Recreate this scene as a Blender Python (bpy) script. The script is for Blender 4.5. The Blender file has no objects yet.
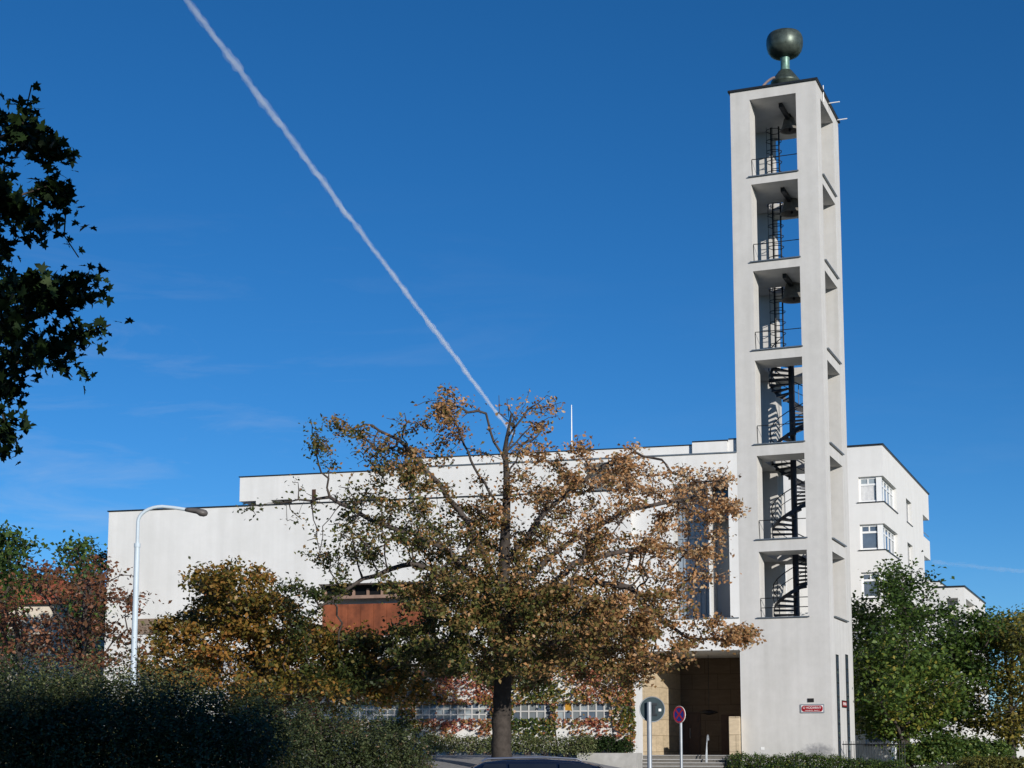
import bpy, bmesh, math, random
import numpy as np
from mathutils import Matrix, Vector

# ------------------------------------------------------------------ camera, sky, sun, exposure
SC = bpy.context.scene
COL = SC.collection
F, YAW, PITCH, PY = 1611.8, math.radians(21.846), math.radians(7.5595), 534.94
EYE = 1.7
SUN = Vector((1.17, -1.0, 0.395)).normalized()          # direction towards the sun

cam_d = bpy.data.cameras.new('camera')
cam = bpy.data.objects.new('camera', cam_d); COL.objects.link(cam)
cam.location = (0, 0, EYE)
cam.rotation_euler = (math.pi/2 + PITCH, 0, YAW)
cam_d.sensor_width = 36.0
cam_d.lens = F/1024*36
cam_d.shift_y = (PY-384)/1024
cam_d.clip_start = 0.1
cam_d.clip_end = 60000
SC.camera = cam

world = bpy.data.worlds.new('World'); SC.world = world; world.use_nodes = True
nt = world.node_tree; nt.nodes.clear()
sky = nt.nodes.new('ShaderNodeTexSky'); sky.sky_type = 'NISHITA'; sky.sun_disc = False
sky.sun_elevation = math.asin(SUN.z); sky.sun_rotation = math.atan2(SUN.x, SUN.y)
sky.altitude = 2600; sky.air_density = 1.0; sky.dust_density = 0.0; sky.ozone_density = 5.0
# thin cirrus veils: part of the sky itself
tcw = nt.nodes.new('ShaderNodeTexCoord')
mpw = nt.nodes.new('ShaderNodeMapping'); mpw.inputs['Scale'].default_value = (2.2, 5.0, 17.0); mpw.inputs['Rotation'].default_value = (0.10, -0.12, 0.4)
nzw = nt.nodes.new('ShaderNodeTexNoise'); nzw.inputs['Scale'].default_value = 2.4; nzw.inputs['Detail'].default_value = 7; nzw.inputs['Roughness'].default_value = 0.62; nzw.inputs['Distortion'].default_value = 0.6
rpw = nt.nodes.new('ShaderNodeValToRGB'); rpw.color_ramp.elements[0].position = 0.50; rpw.color_ramp.elements[1].position = 0.86
rpw.color_ramp.elements[1].color = (0.27, 0.27, 0.27, 1)
sep = nt.nodes.new('ShaderNodeSeparateXYZ')
elr = nt.nodes.new('ShaderNodeMapRange'); elr.inputs['From Min'].default_value = 0.34; elr.inputs['From Max'].default_value = 0.16
mulw = nt.nodes.new('ShaderNodeMath'); mulw.operation = 'MULTIPLY'
mxw = nt.nodes.new('ShaderNodeMixRGB'); mxw.inputs[2].default_value = (5.2, 5.6, 6.2, 1)
hsw = nt.nodes.new('ShaderNodeHueSaturation'); hsw.inputs['Saturation'].default_value = 1.15
bgw = nt.nodes.new('ShaderNodeBackground'); bgw.inputs['Strength'].default_value = 0.109
outw = nt.nodes.new('ShaderNodeOutputWorld')
L = nt.links.new
L(tcw.outputs['Generated'], mpw.inputs['Vector']); L(mpw.outputs[0], nzw.inputs['Vector']); L(nzw.outputs['Fac'], rpw.inputs[0])
L(tcw.outputs['Generated'], sep.inputs[0]); L(sep.outputs['Z'], elr.inputs['Value'])
dotw = nt.nodes.new('ShaderNodeVectorMath'); dotw.operation = 'DOT_PRODUCT'; dotw.inputs[1].default_value = (-0.928, -0.372, 0)
azr = nt.nodes.new('ShaderNodeMapRange'); azr.inputs['From Min'].default_value = -0.06; azr.inputs['From Max'].default_value = 0.20; azr.inputs['To Min'].default_value = 0.12
mul2 = nt.nodes.new('ShaderNodeMath'); mul2.operation = 'MULTIPLY'
L(tcw.outputs['Generated'], dotw.inputs[0]); L(dotw.outputs['Value'], azr.inputs['Value']); L(azr.outputs[0], mul2.inputs[0]); L(elr.outputs[0], mul2.inputs[1])
L(rpw.outputs[0], mulw.inputs[0]); L(mul2.outputs[0], mulw.inputs[1])
L(sky.outputs[0], hsw.inputs['Color']); L(hsw.outputs[0], mxw.inputs[1]); L(mulw.outputs[0], mxw.inputs[0])
L(mxw.outputs[0], bgw.inputs['Color']); L(bgw.outputs[0], outw.inputs['Surface'])

sun_d = bpy.data.lights.new('sun', 'SUN'); sun_d.energy = 4.7; sun_d.angle = math.radians(0.5); sun_d.color = (1.0, 0.95, 0.87)
sun = bpy.data.objects.new('sun', sun_d); COL.objects.link(sun)
sun.rotation_euler = (-SUN).to_track_quat('-Z', 'Y').to_euler()
SC.view_settings.view_transform = 'Standard'; SC.view_settings.look = 'None'
SC.view_settings.exposure = 0.0; SC.view_settings.gamma = 1.0; SC.view_settings.use_curve_mapping = False
SC.render.engine = 'CYCLES'
SC.cycles.max_bounces = 8; SC.cycles.diffuse_bounces = 2; SC.cycles.transparent_max_bounces = 12; SC.cycles.volume_bounces = 2
SC.cycles.use_denoising = True

# ------------------------------------------------------------------ measuring helpers (photo -> place)
CY, SY = math.cos(YAW), math.sin(YAW)
CP, SP = math.cos(PITCH), math.sin(PITCH)
def ray(px, py):
    a, b = (px-512)/F, -(py-PY)/F            # right, up in camera
    d, u = CP - b*SP, SP + b*CP
    return Vector((a*CY - d*SY, a*SY + d*CY, u))
def at(px, py, d):
    """point seen at a pixel, d metres ahead (horizontal depth)"""
    r = ray(px, py); h = -r.x*SY + r.y*CY
    return Vector((0, 0, EYE)) + r*(d/h)
def rd(r, d, z=0.0):
    """r metres to the right, d metres ahead of the viewpoint"""
    return Vector((r*CY - d*SY, r*SY + d*CY, z))
class Frame:
    def __init__(s, x, y, ang):
        s.o = Vector((x, y, 0)); s.a = ang
        s.ex = Vector((math.cos(ang), math.sin(ang), 0)); s.ey = Vector((-math.sin(ang), math.cos(ang), 0))
        s.M = Matrix.Translation(s.o) @ Matrix.Rotation(ang, 4, 'Z')
    def on(s, px, py, ly=0.0):
        r = ray(px, py); e = Vector((0, 0, EYE))
        t = (ly - (e-s.o).dot(s.ey)) / r.dot(s.ey)
        p = e + r*t
        return (p-s.o).dot(s.ex), p.z
    def onx(s, px, py, lx=0.0):
        r = ray(px, py); e = Vector((0, 0, EYE))
        t = (lx - (e-s.o).dot(s.ex)) / r.dot(s.ex)
        p = e + r*t
        return (p-s.o).dot(s.ey), p.z
    def w(s, x, y, z): return s.M @ Vector((x, y, z))

def sstep(a, b, x):
    t = min(1, max(0, (x-a)/(b-a))); return t*t*(3-2*t)
def ground(x, y):
    d = -x*SY + y*CY; r = x*CY + y*SY
    z = 0.58*sstep(36, 66, d)
    z += 0.72*sstep(6.5, 1.0, r)*sstep(46, 62, d)
    return z

# ------------------------------------------------------------------ mesh helpers
class MB:
    def __init__(s): s.v = []; s.f = []; s.mi = []; s.cur = 0
    def add(s, vs, fs):
        n = len(s.v); s.v += [tuple(v) for v in vs]
        for f in fs: s.f.append(tuple(i+n for i in f)); s.mi.append(s.cur)
    def box(s, x0, x1, y0, y1, z0, z1):
        s.add([(x0,y0,z0),(x1,y0,z0),(x1,y1,z0),(x0,y1,z0),(x0,y0,z1),(x1,y0,z1),(x1,y1,z1),(x0,y1,z1)],
              [(0,3,2,1),(4,5,6,7),(0,1,5,4),(1,2,6,5),(2,3,7,6),(3,0,4,7)])
    def obox(s, c, ax, ay, az):
        c, ax, ay, az = map(Vector, (c, ax, ay, az)); vs = []
        for k in (-1, 1):
            for i, j in ((-1,-1),(1,-1),(1,1),(-1,1)): vs.append(c + ax*i + ay*j + az*k)
        s.add(vs, [(0,3,2,1),(4,5,6,7),(0,1,5,4),(1,2,6,5),(2,3,7,6),(3,0,4,7)])
    def tube(s, pts, r, k=8, cap=True):
        pts = [Vector(p) for p in pts]; n = len(pts)
        rs = r if hasattr(r, '__len__') else [r]*n
        vs = []; prev = None
        for i, p in enumerate(pts):
            t = (pts[min(i+1, n-1)] - pts[max(i-1, 0)]).normalized()
            if prev is None:
                a = t.orthogonal().normalized()
            else:
                a = (prev - t*prev.dot(t))
                a = a.normalized() if a.length > 1e-6 else t.orthogonal().normalized()
            prev = a; b = t.cross(a)
            for j in range(k):
                th = 2*math.pi*j/k; vs.append(p + (a*math.cos(th) + b*math.sin(th))*rs[i])
        fs = [(i*k+j, i*k+(j+1) % k, (i+1)*k+(j+1) % k, (i+1)*k+j) for i in range(n-1) for j in range(k)]
        if cap: fs += [tuple(range(k))[::-1], tuple((n-1)*k+j for j in range(k))]
        s.add(vs, fs)
    def lathe(s, prof, c=(0,0,0), k=32, cap=True):
        c = Vector(c); n = len(prof); vs = []
        for r, z in prof:
            for j in range(k):
                th = 2*math.pi*j/k; vs.append(c + Vector((r*math.cos(th), r*math.sin(th), z)))
        fs = [(i*k+j, i*k+(j+1) % k, (i+1)*k+(j+1) % k, (i+1)*k+j) for i in range(n-1) for j in range(k)]
        if cap: fs += [tuple(range(k))[::-1], tuple((n-1)*k+j for j in range(k))]
        s.add(vs, fs)
    def poly(s, loop, n, t):
        """flat outline thickened by t along n"""
        n = Vector(n); loop = [Vector(p) for p in loop]; k = len(loop)
        vs = loop + [p + n*t for p in loop]
        s.add(vs, [tuple(range(k))[::-1], tuple(range(k, 2*k))] + [(i, (i+1) % k, k+(i+1) % k, k+i) for i in range(k)])
    def voxel(s, xs, ys, zs, solid):
        xs, ys, zs = sorted(set(round(x,4) for x in xs)), sorted(set(round(x,4) for x in ys)), sorted(set(round(x,4) for x in zs))
        nx, ny, nz = len(xs)-1, len(ys)-1, len(zs)-1
        S = np.zeros((nx+2, ny+2, nz+2), bool)
        for i in range(nx):
            for j in range(ny):
                for k in range(nz):
                    S[i+1,j+1,k+1] = solid((xs[i]+xs[i+1])/2, (ys[j]+ys[j+1])/2, (zs[k]+zs[k+1])/2)
        idx = {}; vs = []; fs = []
        def V(i, j, k):
            if (i,j,k) not in idx: idx[(i,j,k)] = len(vs); vs.append((xs[i], ys[j], zs[k]))
            return idx[(i,j,k)]
        for i in range(nx):
            for j in range(ny):
                for k in range(nz):
                    if not S[i+1,j+1,k+1]: continue
                    if not S[i,j+1,k+1]: fs.append((V(i,j,k),V(i,j,k+1),V(i,j+1,k+1),V(i,j+1,k)))
                    if not S[i+2,j+1,k+1]: fs.append((V(i+1,j,k),V(i+1,j+1,k),V(i+1,j+1,k+1),V(i+1,j,k+1)))
                    if not S[i+1,j,k+1]: fs.append((V(i,j,k),V(i+1,j,k),V(i+1,j,k+1),V(i,j,k+1)))
                    if not S[i+1,j+2,k+1]: fs.append((V(i,j+1,k),V(i,j+1,k+1),V(i+1,j+1,k+1),V(i+1,j+1,k)))
                    if not S[i+1,j+1,k]: fs.append((V(i,j,k),V(i,j+1,k),V(i+1,j+1,k),V(i+1,j,k)))
                    if not S[i+1,j+1,k+2]: fs.append((V(i,j,k+1),V(i+1,j,k+1),V(i+1,j+1,k+1),V(i,j+1,k+1)))
        s.add(vs, fs)
    def build(s, name, m, parent=None, M=None, smooth=False, bevel=0):
        me = bpy.data.meshes.new(name); me.from_pydata(s.v, [], s.f); me.update()
        mats = m if isinstance(m, (list, tuple)) else [m]
        for x in mats: me.materials.append(x)
        if len(mats) > 1: me.polygons.foreach_set('material_index', s.mi)
        if smooth: me.shade_smooth() if hasattr(me, 'shade_smooth') else None
        o = bpy.data.objects.new(name, me); COL.objects.link(o)
        if parent is not None: o.parent = parent
        if M is not None: o.matrix_local = M
        if bevel:
            b = o.modifiers.new('bevel', 'BEVEL'); b.width = bevel; b.segments = 2; b.limit_method = 'ANGLE'
        return o
def tag(o, label=None, cat=None, group=None, kind=None):
    if label: o['label'] = label
    if cat: o['category'] = cat
    if group: o['group'] = group
    if kind: o['kind'] = kind
    return o
def thing(name, label, cat, M=None, group=None):
    o = bpy.data.objects.new(name, None); COL.objects.link(o); o.empty_display_size = 0.3
    if M is not None: o.matrix_local = M
    return tag(o, label, cat, group)
T_ = Matrix.Translation

# ------------------------------------------------------------------ materials
def newmat(name):
    m = bpy.data.materials.new(name); m.use_nodes = True
    b = m.node_tree.nodes['Principled BSDF']; return m, m.node_tree, b
def mat(name, col, rough=0.6, metal=0.0, var=0.12, scale=3.0, bump=0.0, bscale=40, spec=0.4, streak=0.0, coat=0.0, dirt=0.0, col2=None):
    m, t, b = newmat(name); N = t.nodes.new; K = t.links.new
    b.inputs['Roughness'].default_value = rough; b.inputs['Metallic'].default_value = metal
    b.inputs['Specular IOR Level'].default_value = spec; b.inputs['Coat Weight'].default_value = coat
    tc = N('ShaderNodeTexCoord')
    n1 = N('ShaderNodeTexNoise'); n1.inputs['Scale'].default_value = scale; n1.inputs['Detail'].default_value = 8; n1.inputs['Roughness'].default_value = 0.65
    K(tc.outputs['Object'], n1.inputs['Vector'])
    rp = N('ShaderNodeValToRGB'); e = rp.color_ramp.elements
    e[0].position = 0.28; e[1].position = 0.72
    c2 = col2 or [min(1, c*(1+var)) for c in col]
    e[0].color = (*[c*(1-var) for c in col], 1); e[1].color = (*c2, 1)
    K(n1.outputs['Fac'], rp.inputs[0]); out = rp.outputs[0]
    if streak:
        mp = N('ShaderNodeMapping'); mp.inputs['Scale'].default_value = (1, 1, 0.06)
        n2 = N('ShaderNodeTexNoise'); n2.inputs['Scale'].default_value = 2.2; n2.inputs['Detail'].default_value = 6
        K(tc.outputs['Object'], mp.inputs[0]); K(mp.outputs[0], n2.inputs['Vector'])
        r2 = N('ShaderNodeValToRGB'); r2.color_ramp.elements[0].position = 0.32; r2.color_ramp.elements[1].position = 0.62
        r2.color_ramp.elements[0].color = (1-streak, 1-streak, 1-streak*1.05, 1); r2.color_ramp.elements[1].color = (1, 1, 1, 1)
        K(n2.outputs['Fac'], r2.inputs[0])
        mx = N('ShaderNodeMixRGB'); mx.blend_type = 'MULTIPLY'; mx.inputs[0].default_value = 1
        K(out, mx.inputs[1]); K(r2.outputs[0], mx.inputs[2]); out = mx.outputs[0]
    if dirt:
        n4 = N('ShaderNodeTexNoise'); n4.inputs['Scale'].default_value = 0.45; n4.inputs['Detail'].default_value = 10; n4.inputs['Roughness'].default_value = 0.7
        K(tc.outputs['Object'], n4.inputs['Vector'])
        r4 = N('ShaderNodeValToRGB'); r4.color_ramp.elements[0].position = 0.35; r4.color_ramp.elements[1].position = 0.6
        r4.color_ramp.elements[0].color = (1-dirt, 1-dirt, 1-dirt*1.1, 1); r4.color_ramp.elements[1].color = (1, 1, 1, 1)
        K(n4.outputs['Fac'], r4.inputs[0])
        m4 = N('ShaderNodeMixRGB'); m4.blend_type = 'MULTIPLY'; m4.inputs[0].default_value = 1
        K(out, m4.inputs[1]); K(r4.outputs[0], m4.inputs[2]); out = m4.outputs[0]
    K(out, b.inputs['Base Color'])
    if bump:
        n3 = N('ShaderNodeTexNoise'); n3.inputs['Scale'].default_value = bscale; n3.inputs['Detail'].default_value = 5
        K(tc.outputs['Object'], n3.inputs['Vector'])
        bp = N('ShaderNodeBump'); bp.inputs['Strength'].default_value = bump; bp.inputs['Distance'].default_value = 0.02
        K(n3.outputs['Fac'], bp.inputs['Height']); K(bp.outputs[0], b.inputs['Normal'])
    return m
def leafmat(name, stops, trans=0.3, rough=0.45, spec=0.5):
    m, t, b = newmat(name); N = t.nodes.new; K = t.links.new
    a = N('ShaderNodeAttribute'); a.attribute_name = 'tint'
    rp = N('ShaderNodeValToRGB'); e = rp.color_ramp.elements
    while len(e) < len(stops): e.new(0.5)
    for i, (p, c) in enumerate(stops): e[i].position = p; e[i].color = (*c, 1)
    K(a.outputs['Fac'], rp.inputs[0]); K(rp.outputs[0], b.inputs['Base Color'])
    b.inputs['Roughness'].default_value = rough; b.inputs['Specular IOR Level'].default_value = spec
    tr = N('ShaderNodeBsdfTranslucent'); K(rp.outputs[0], tr.inputs['Color'])
    mx = N('ShaderNodeMixShader'); mx.inputs[0].default_value = trans
    K(b.outputs[0], mx.inputs[1]); K(tr.outputs[0], mx.inputs[2]); K(mx.outputs[0], t.nodes['Material Output'].inputs['Surface'])
    return m
def stonemat(name, col, var=0.22):
    """travertine slabs: veined stone with thin joints between courses"""
    m, t, b = newmat(name); N = t.nodes.new; K = t.links.new
    b.inputs['Roughness'].default_value = 0.6; b.inputs['Specular IOR Level'].default_value = 0.3
    tc = N('ShaderNodeTexCoord')
    mp = N('ShaderNodeMapping'); mp.inputs['Scale'].default_value = (1.2, 1.2, 5)
    n1 = N('ShaderNodeTexNoise'); n1.inputs['Scale'].default_value = 1.6; n1.inputs['Detail'].default_value = 9; n1.inputs['Roughness'].default_value = 0.68
    K(tc.outputs['Object'], mp.inputs[0]); K(mp.outputs[0], n1.inputs['Vector'])
    rp = N('ShaderNodeValToRGB'); e = rp.color_ramp.elements
    e[0].position = 0.3; e[1].position = 0.7
    e[0].color = (*[c*(1-var) for c in col], 1); e[1].color = (*[c*(1+var*0.7) for c in col], 1)
    K(n1.outputs['Fac'], rp.inputs[0])
    # joints: brick pattern in (x+y, z)
    sp = N('ShaderNodeSeparateXYZ'); K(tc.outputs['Object'], sp.inputs[0])
    ad = N('ShaderNodeMath'); ad.operation = 'ADD'; K(sp.outputs['X'], ad.inputs[0]); K(sp.outputs['Y'], ad.inputs[1])
    cb = N('ShaderNodeCombineXYZ'); K(ad.outputs[0], cb.inputs[0]); K(sp.outputs['Z'], cb.inputs[1])
    br = N('ShaderNodeTexBrick'); br.inputs['Scale'].default_value = 1.0; br.inputs['Mortar Size'].default_value = 0.012
    br.inputs['Brick Width'].default_value = 1.3; br.inputs['Row Height'].default_value = 0.78
    br.inputs['Color1'].default_value = (1, 1, 1, 1); br.inputs['Color2'].default_value = (0.86, 0.86, 0.84, 1); br.inputs['Mortar'].default_value = (0.4, 0.37, 0.33, 1)
    K(cb.outputs[0], br.inputs['Vector'])
    mx = N('ShaderNodeMixRGB'); mx.blend_type = 'MULTIPLY'; mx.inputs[0].default_value = 1
    K(rp.outputs[0], mx.inputs[1]); K(br.outputs['Color'], mx.inputs[2]); K(mx.outputs[0], b.inputs['Base Color'])
    return m
def towermat():
    m = mat('tower_plaster', (0.60, 0.585, 0.56), 0.85, var=0.045, scale=2.5, bump=0.12, bscale=60, spec=0.2, streak=0.085, dirt=0.085)
    # grey graffiti smear low on the corner
    t = m.node_tree; N = t.nodes.new; K = t.links.new; b = t.nodes['Principled BSDF']
    src = b.inputs['Base Color'].links[0].from_socket
    tc = N('ShaderNodeTexCoord'); mp = N('ShaderNodeMapping'); mp.vector_type = 'POINT'
    mp.inputs['Location'].default_value = (0.72/1.25, -0.2/1.25, -1.55/0.6); mp.inputs['Scale'].default_value = (1/1.25, 1/1.25, 1/0.6)
    K(tc.outputs['Object'], mp.inputs[0])
    gr = N('ShaderNodeTexGradient'); gr.gradient_type = 'SPHERICAL'; K(mp.outputs[0], gr.inputs[0])
    nz = N('ShaderNodeTexNoise'); nz.inputs['Scale'].default_value = 3.5; nz.inputs['Detail'].default_value = 4; nz.inputs['Distortion'].default_value = 1.5
    K(tc.outputs['Object'], nz.inputs['Vector'])
    mu = N('ShaderNodeMath'); mu.operation = 'MULTIPLY'; K(gr.outputs['Fac'], mu.inputs[0]); K(nz.outputs['Fac'], mu.inputs[1])
    rp = N('ShaderNodeValToRGB'); rp.color_ramp.elements[0].position = 0.12; rp.color_ramp.elements[1].position = 0.34
    rp.color_ramp.elements[1].color = (0.75, 0.75, 0.75, 1)
    K(mu.outputs[0], rp.inputs[0])
    mx = N('ShaderNodeMixRGB'); mx.inputs[2].default_value = (0.19, 0.19, 0.2, 1)
    K(rp.outputs[0], mx.inputs[0]); K(src, mx.inputs[1]); K(mx.outputs[0], b.inputs['Base Color'])
    return m
def glassmat(name, col, rough=0.06, var=0.3, scale=0.8):
    m = mat(name, col, rough, var=var, scale=scale, spec=0.8); return m

M = {}
M['tower'] = towermat()
M['wall'] = mat('church_plaster', (0.70, 0.695, 0.68), 0.85, var=0.03, scale=1.2, bump=0.1, bscale=50, spec=0.2, streak=0.07, dirt=0.06)
M['flat'] = mat('apartment_plaster', (0.72, 0.71, 0.69), 0.85, var=0.03, scale=1.0, bump=0.08, bscale=40, spec=0.2, streak=0.05, dirt=0.03)
M['conc'] = mat('concrete', (0.42, 0.41, 0.39), 0.9, var=0.15, scale=3, bump=0.2, streak=0.12, spec=0.2)
M['cap'] = mat('dark_sheet_metal', (0.035, 0.04, 0.045), 0.45, 0.6, var=0.3)
M['zinc'] = mat('grey_zinc', (0.22, 0.25, 0.27), 0.45, 0.7, var=0.2)
M['iron'] = mat('black_iron', (0.02, 0.022, 0.026), 0.5, 0.5, var=0.3)
M['stair'] = mat('dark_steel', (0.03, 0.032, 0.04), 0.45, 0.5, var=0.25)
M['bell'] = mat('bell_bronze', (0.15, 0.14, 0.125), 0.6, 0.25, var=0.35, scale=4)
M['chalice'] = mat('patina_copper', (0.046, 0.062, 0.052), 0.42, 0.45, var=0.35, scale=3.0, col2=(0.125, 0.155, 0.13), bump=0.15, bscale=10)
M['patina'] = mat('pale_verdigris', (0.16, 0.27, 0.22), 0.45, 0.4, var=0.35, scale=5)
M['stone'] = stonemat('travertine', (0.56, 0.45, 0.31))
M['shade_stone'] = stonemat('shaded_travertine', (0.15, 0.108, 0.07))  # travertine darkened: the portal's shade is put into this colour
M['step'] = mat('granite_step', (0.15, 0.14, 0.125), 0.85, var=0.18, scale=6, bump=0.15, spec=0.25)
M['door'] = mat('brown_door', (0.07, 0.035, 0.02), 0.5, var=0.25, scale=5)
M['wood'] = mat('russet_timber', (0.225, 0.064, 0.025), 0.6, var=0.4, scale=2, streak=0.35)
M['dglass'] = glassmat('dark_glass', (0.012, 0.014, 0.018))
M['bglass'] = glassmat('blue_grey_glass', (0.10, 0.13, 0.17), var=0.35)
M['pglass'] = glassmat('pane_glass', (0.05, 0.07, 0.10), var=0.3)
M['frame'] = mat('white_frame', (0.80, 0.80, 0.79), 0.4, var=0.03)
M['curtain'] = mat('curtain', (0.62, 0.62, 0.62), 0.9, var=0.12, scale=5)
M['galv'] = mat('galvanised_steel', (0.33, 0.355, 0.38), 0.5, 0.45, var=0.12, scale=6)
M['lamp'] = mat('pale_painted_steel', (0.50, 0.58, 0.64), 0.5, 0.0, var=0.06)
M['lhead'] = mat('grey_lamp_housing', (0.10, 0.09, 0.085), 0.5, var=0.2)
M['signback'] = mat('sign_back_grey', (0.028, 0.048, 0.055), 0.5, 0.2, var=0.2)
M['red'] = mat('sign_red', (0.30, 0.006, 0.014), 0.4, var=0.05)
M['rred'] = mat('reflective_red', (0.62, 0.03, 0.03), 0.35, var=0.05)
M['rblue'] = mat('reflective_blue', (0.02, 0.045, 0.36), 0.35, var=0.05)
M['white'] = mat('sign_white', (0.82, 0.82, 0.80), 0.4, var=0.03)
M['black'] = mat('dark_plate', (0.02, 0.018, 0.016), 0.5, var=0.2)
M['asphalt'] = mat('asphalt', (0.055, 0.054, 0.053), 0.9, var=0.25, scale=2.5, bump=0.3, bscale=80, spec=0.25)
M['pave'] = mat('mosaic_pavement', (0.30, 0.29, 0.285), 0.9, var=0.25, scale=8, bump=0.3, bscale=25, spec=0.2)
M['kerb'] = mat('granite_kerb', (0.36, 0.35, 0.34), 0.85, var=0.15, scale=5, bump=0.15)
M['grass'] = mat('park_grass', (0.07, 0.09, 0.03), 0.95, var=0.45, scale=1.2, bump=0.5, bscale=30, spec=0.1)
M['bark'] = mat('grey_bark', (0.055, 0.046, 0.040), 0.9, var=0.4, scale=6, bump=0.8, bscale=14, spec=0.15, streak=0.25)
M['twig'] = mat('dark_bark', (0.075, 0.062, 0.055), 0.9, var=0.35, scale=5, bump=0.5, bscale=18, spec=0.15)
M['roof'] = mat('red_roof_tile', (0.42, 0.10, 0.04), 0.8, var=0.25, scale=3)
M['gbar'] = mat('concrete_glazing_bar', (0.50, 0.49, 0.47), 0.7, var=0.1)
M['slat'] = mat('blue_grey_bar', (0.20, 0.23, 0.27), 0.5, var=0.1)
M['carpaint'] = mat('dark_blue_paint', (0.008, 0.014, 0.035), 0.25, 0.3, var=0.1, coat=1.0)
M['rubber'] = mat('tyre_rubber', (0.02, 0.02, 0.02), 0.85, var=0.2)
M['alloy'] = mat('alloy_rim', (0.5, 0.5, 0.52), 0.3, 0.9, var=0.1)
M['pink'] = mat('weathered_conduit', (0.30, 0.22, 0.20), 0.7, var=0.2)

# ------------------------------------------------------------------ ground, road, pavements
def axis(lo, hi, near, step):
    a = [lo, lo*0.4, lo*0.15]; a = [x for x in a if x < near[0]-10]
    a += list(np.arange(near[0], near[1]+.01, step)); a += [x for x in (hi*0.08, hi*0.3, hi) if x > near[1]+10]
    return a
def sheet(name, rs, ds, dz, m, kind='structure', f=None):
    mb = MB(); vs = []
    for d in ds:
        for r in rs:
            p = rd(r, d); vs.append((p.x, p.y, ground(p.x, p.y)+dz))
    n = len(rs); fs = [(j*n+i, j*n+i+1, (j+1)*n+i+1, (j+1)*n+i) for j in range(len(ds)-1) for i in range(n-1)]
    mb.add(vs, fs); return tag(mb.build(name, m, smooth=True), kind=kind)
sheet('ground', axis(-4000, 4000, (-60, 60), 1.0), axis(-4000, 9000, (-10, 130), 1.0), 0.0, M['grass'])
RS = list(np.arange(-60, 60.1, 1.0))
def slab(name, r0, r1, d0, d1, h, m):
    """raised strip following the ground, with vertical edges"""
    rs = list(np.arange(r0, r1+.01, 1.0)); ds = list(np.linspace(d0, d1, max(2, int(round((d1-d0)/1.0))+1)))
    mb = MB(); vs = []; n = len(rs); k = len(ds)
    for off in (h, -0.3):
        for d in ds:
            for r in rs:
                p = rd(r, d); vs.append((p.x, p.y, ground(p.x, p.y)+off))
    o = n*k
    fs = [(j*n+i, j*n+i+1, (j+1)*n+i+1, (j+1)*n+i) for j in range(k-1) for i in range(n-1)]
    for i in range(n-1): fs += [(i+1, i, o+i, o+i+1), ((k-1)*n+i, (k-1)*n+i+1, o+(k-1)*n+i+1, o+(k-1)*n+i)]
    for j in range(k-1): fs += [(j*n, (j+1)*n, o+(j+1)*n, o+j*n), ((j+1)*n+n-1, j*n+n-1, o+j*n+n-1, o+(j+1)*n+n-1)]
    mb.add(vs, fs); return tag(mb.build(name, m), kind='structure')
sheet('road', RS, list(np.arange(29, 45.1, 1.0)), 0.03, M['asphalt'])
slab('kerb', -60, 60, 45.0, 45.25, 0.14, M['kerb'])
slab('pavement', -60, 60, 45.26, 72.0, 0.12, M['pave'])
slab('near_kerb', -60, 60, 28.7, 28.98, 0.14, M['kerb'])
mb = MB()
for i in range(14):
    a = -42+i*6.0; vs = []
    for d in (36.94, 37.06):
        for r in (a, a+1.5, a+3.0):
            p = rd(r, d); vs.append((p.x, p.y, ground(p.x, p.y)+0.036))
    mb.add(vs, [(0,1,4,3),(1,2,5,4)])
tag(mb.build('road_marking', M['white']), kind='structure')

# ------------------------------------------------------------------ bell tower
TX1, TY0, TW, TD = -13.884, 73.615, 4.1785, 5.763
FT = Frame(TX1, TY0, 0.0)            # origin at the front right corner, x to the right, y away
ZT = 33.39
SILL = [28.98, 24.746, 20.421, 15.88, 11.361, 7.70]
OTOP = [32.89, 28.62, 24.32, 19.95, 15.36, 10.82]
PX0, PX1 = -TW+0.95, -0.97           # front opening in x
PY0, PY1 = 1.1, TD-1.4               # side opening in y
CXT, CYT = (PX0+PX1)/2, TD/2
tower = thing('bell_tower', 'tall white concrete bell tower with six open stages stacked above a closed base', 'bell tower', FT.M)
def tower_solid(x, y, z):
    ix, iy = PX0 < x < PX1, PY0 < y < PY1
    if z < SILL[5]: return True
    if not ix and not iy: return True
    for s, t in zip(SILL, OTOP):
        if s < z < t: return False
    # slab levels: holes for the ladder and the stair
    if ix and iy:
        if SILL[4]-1 < z < SILL[3]+0.01: return abs(y-CYT) > 1.18
        if SILL[3]+1 < z < SILL[2]+.01: return abs(y-CYT) > 1.18
        if SILL[2]+1 < z < SILL[0]+.01: return not (x < PX0+0.85 and y > CYT+0.2 and y < CYT+1.3)
    return True
mb = MB()
mb.voxel([-TW, PX0, PX0+0.85, PX1, 0], [0, PY0, CYT-1.18, CYT+0.2, CYT+1.18, CYT+1.3, PY1, TD], [-0.5, 1.2, 4.0]+SILL+OTOP+[ZT], tower_solid)
shaft = mb.build('shaft', M['tower'], tower)
mb = MB(); mb.box(-TW-0.10, 0.10, -0.10, TD+0.10, ZT+0.003, ZT+0.09); mb.box(-TW+0.1, -0.1, 0.1, TD-0.1, ZT+0.09, ZT+0.16)
mb.build('roof_cap', M['cap'], tower)
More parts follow.
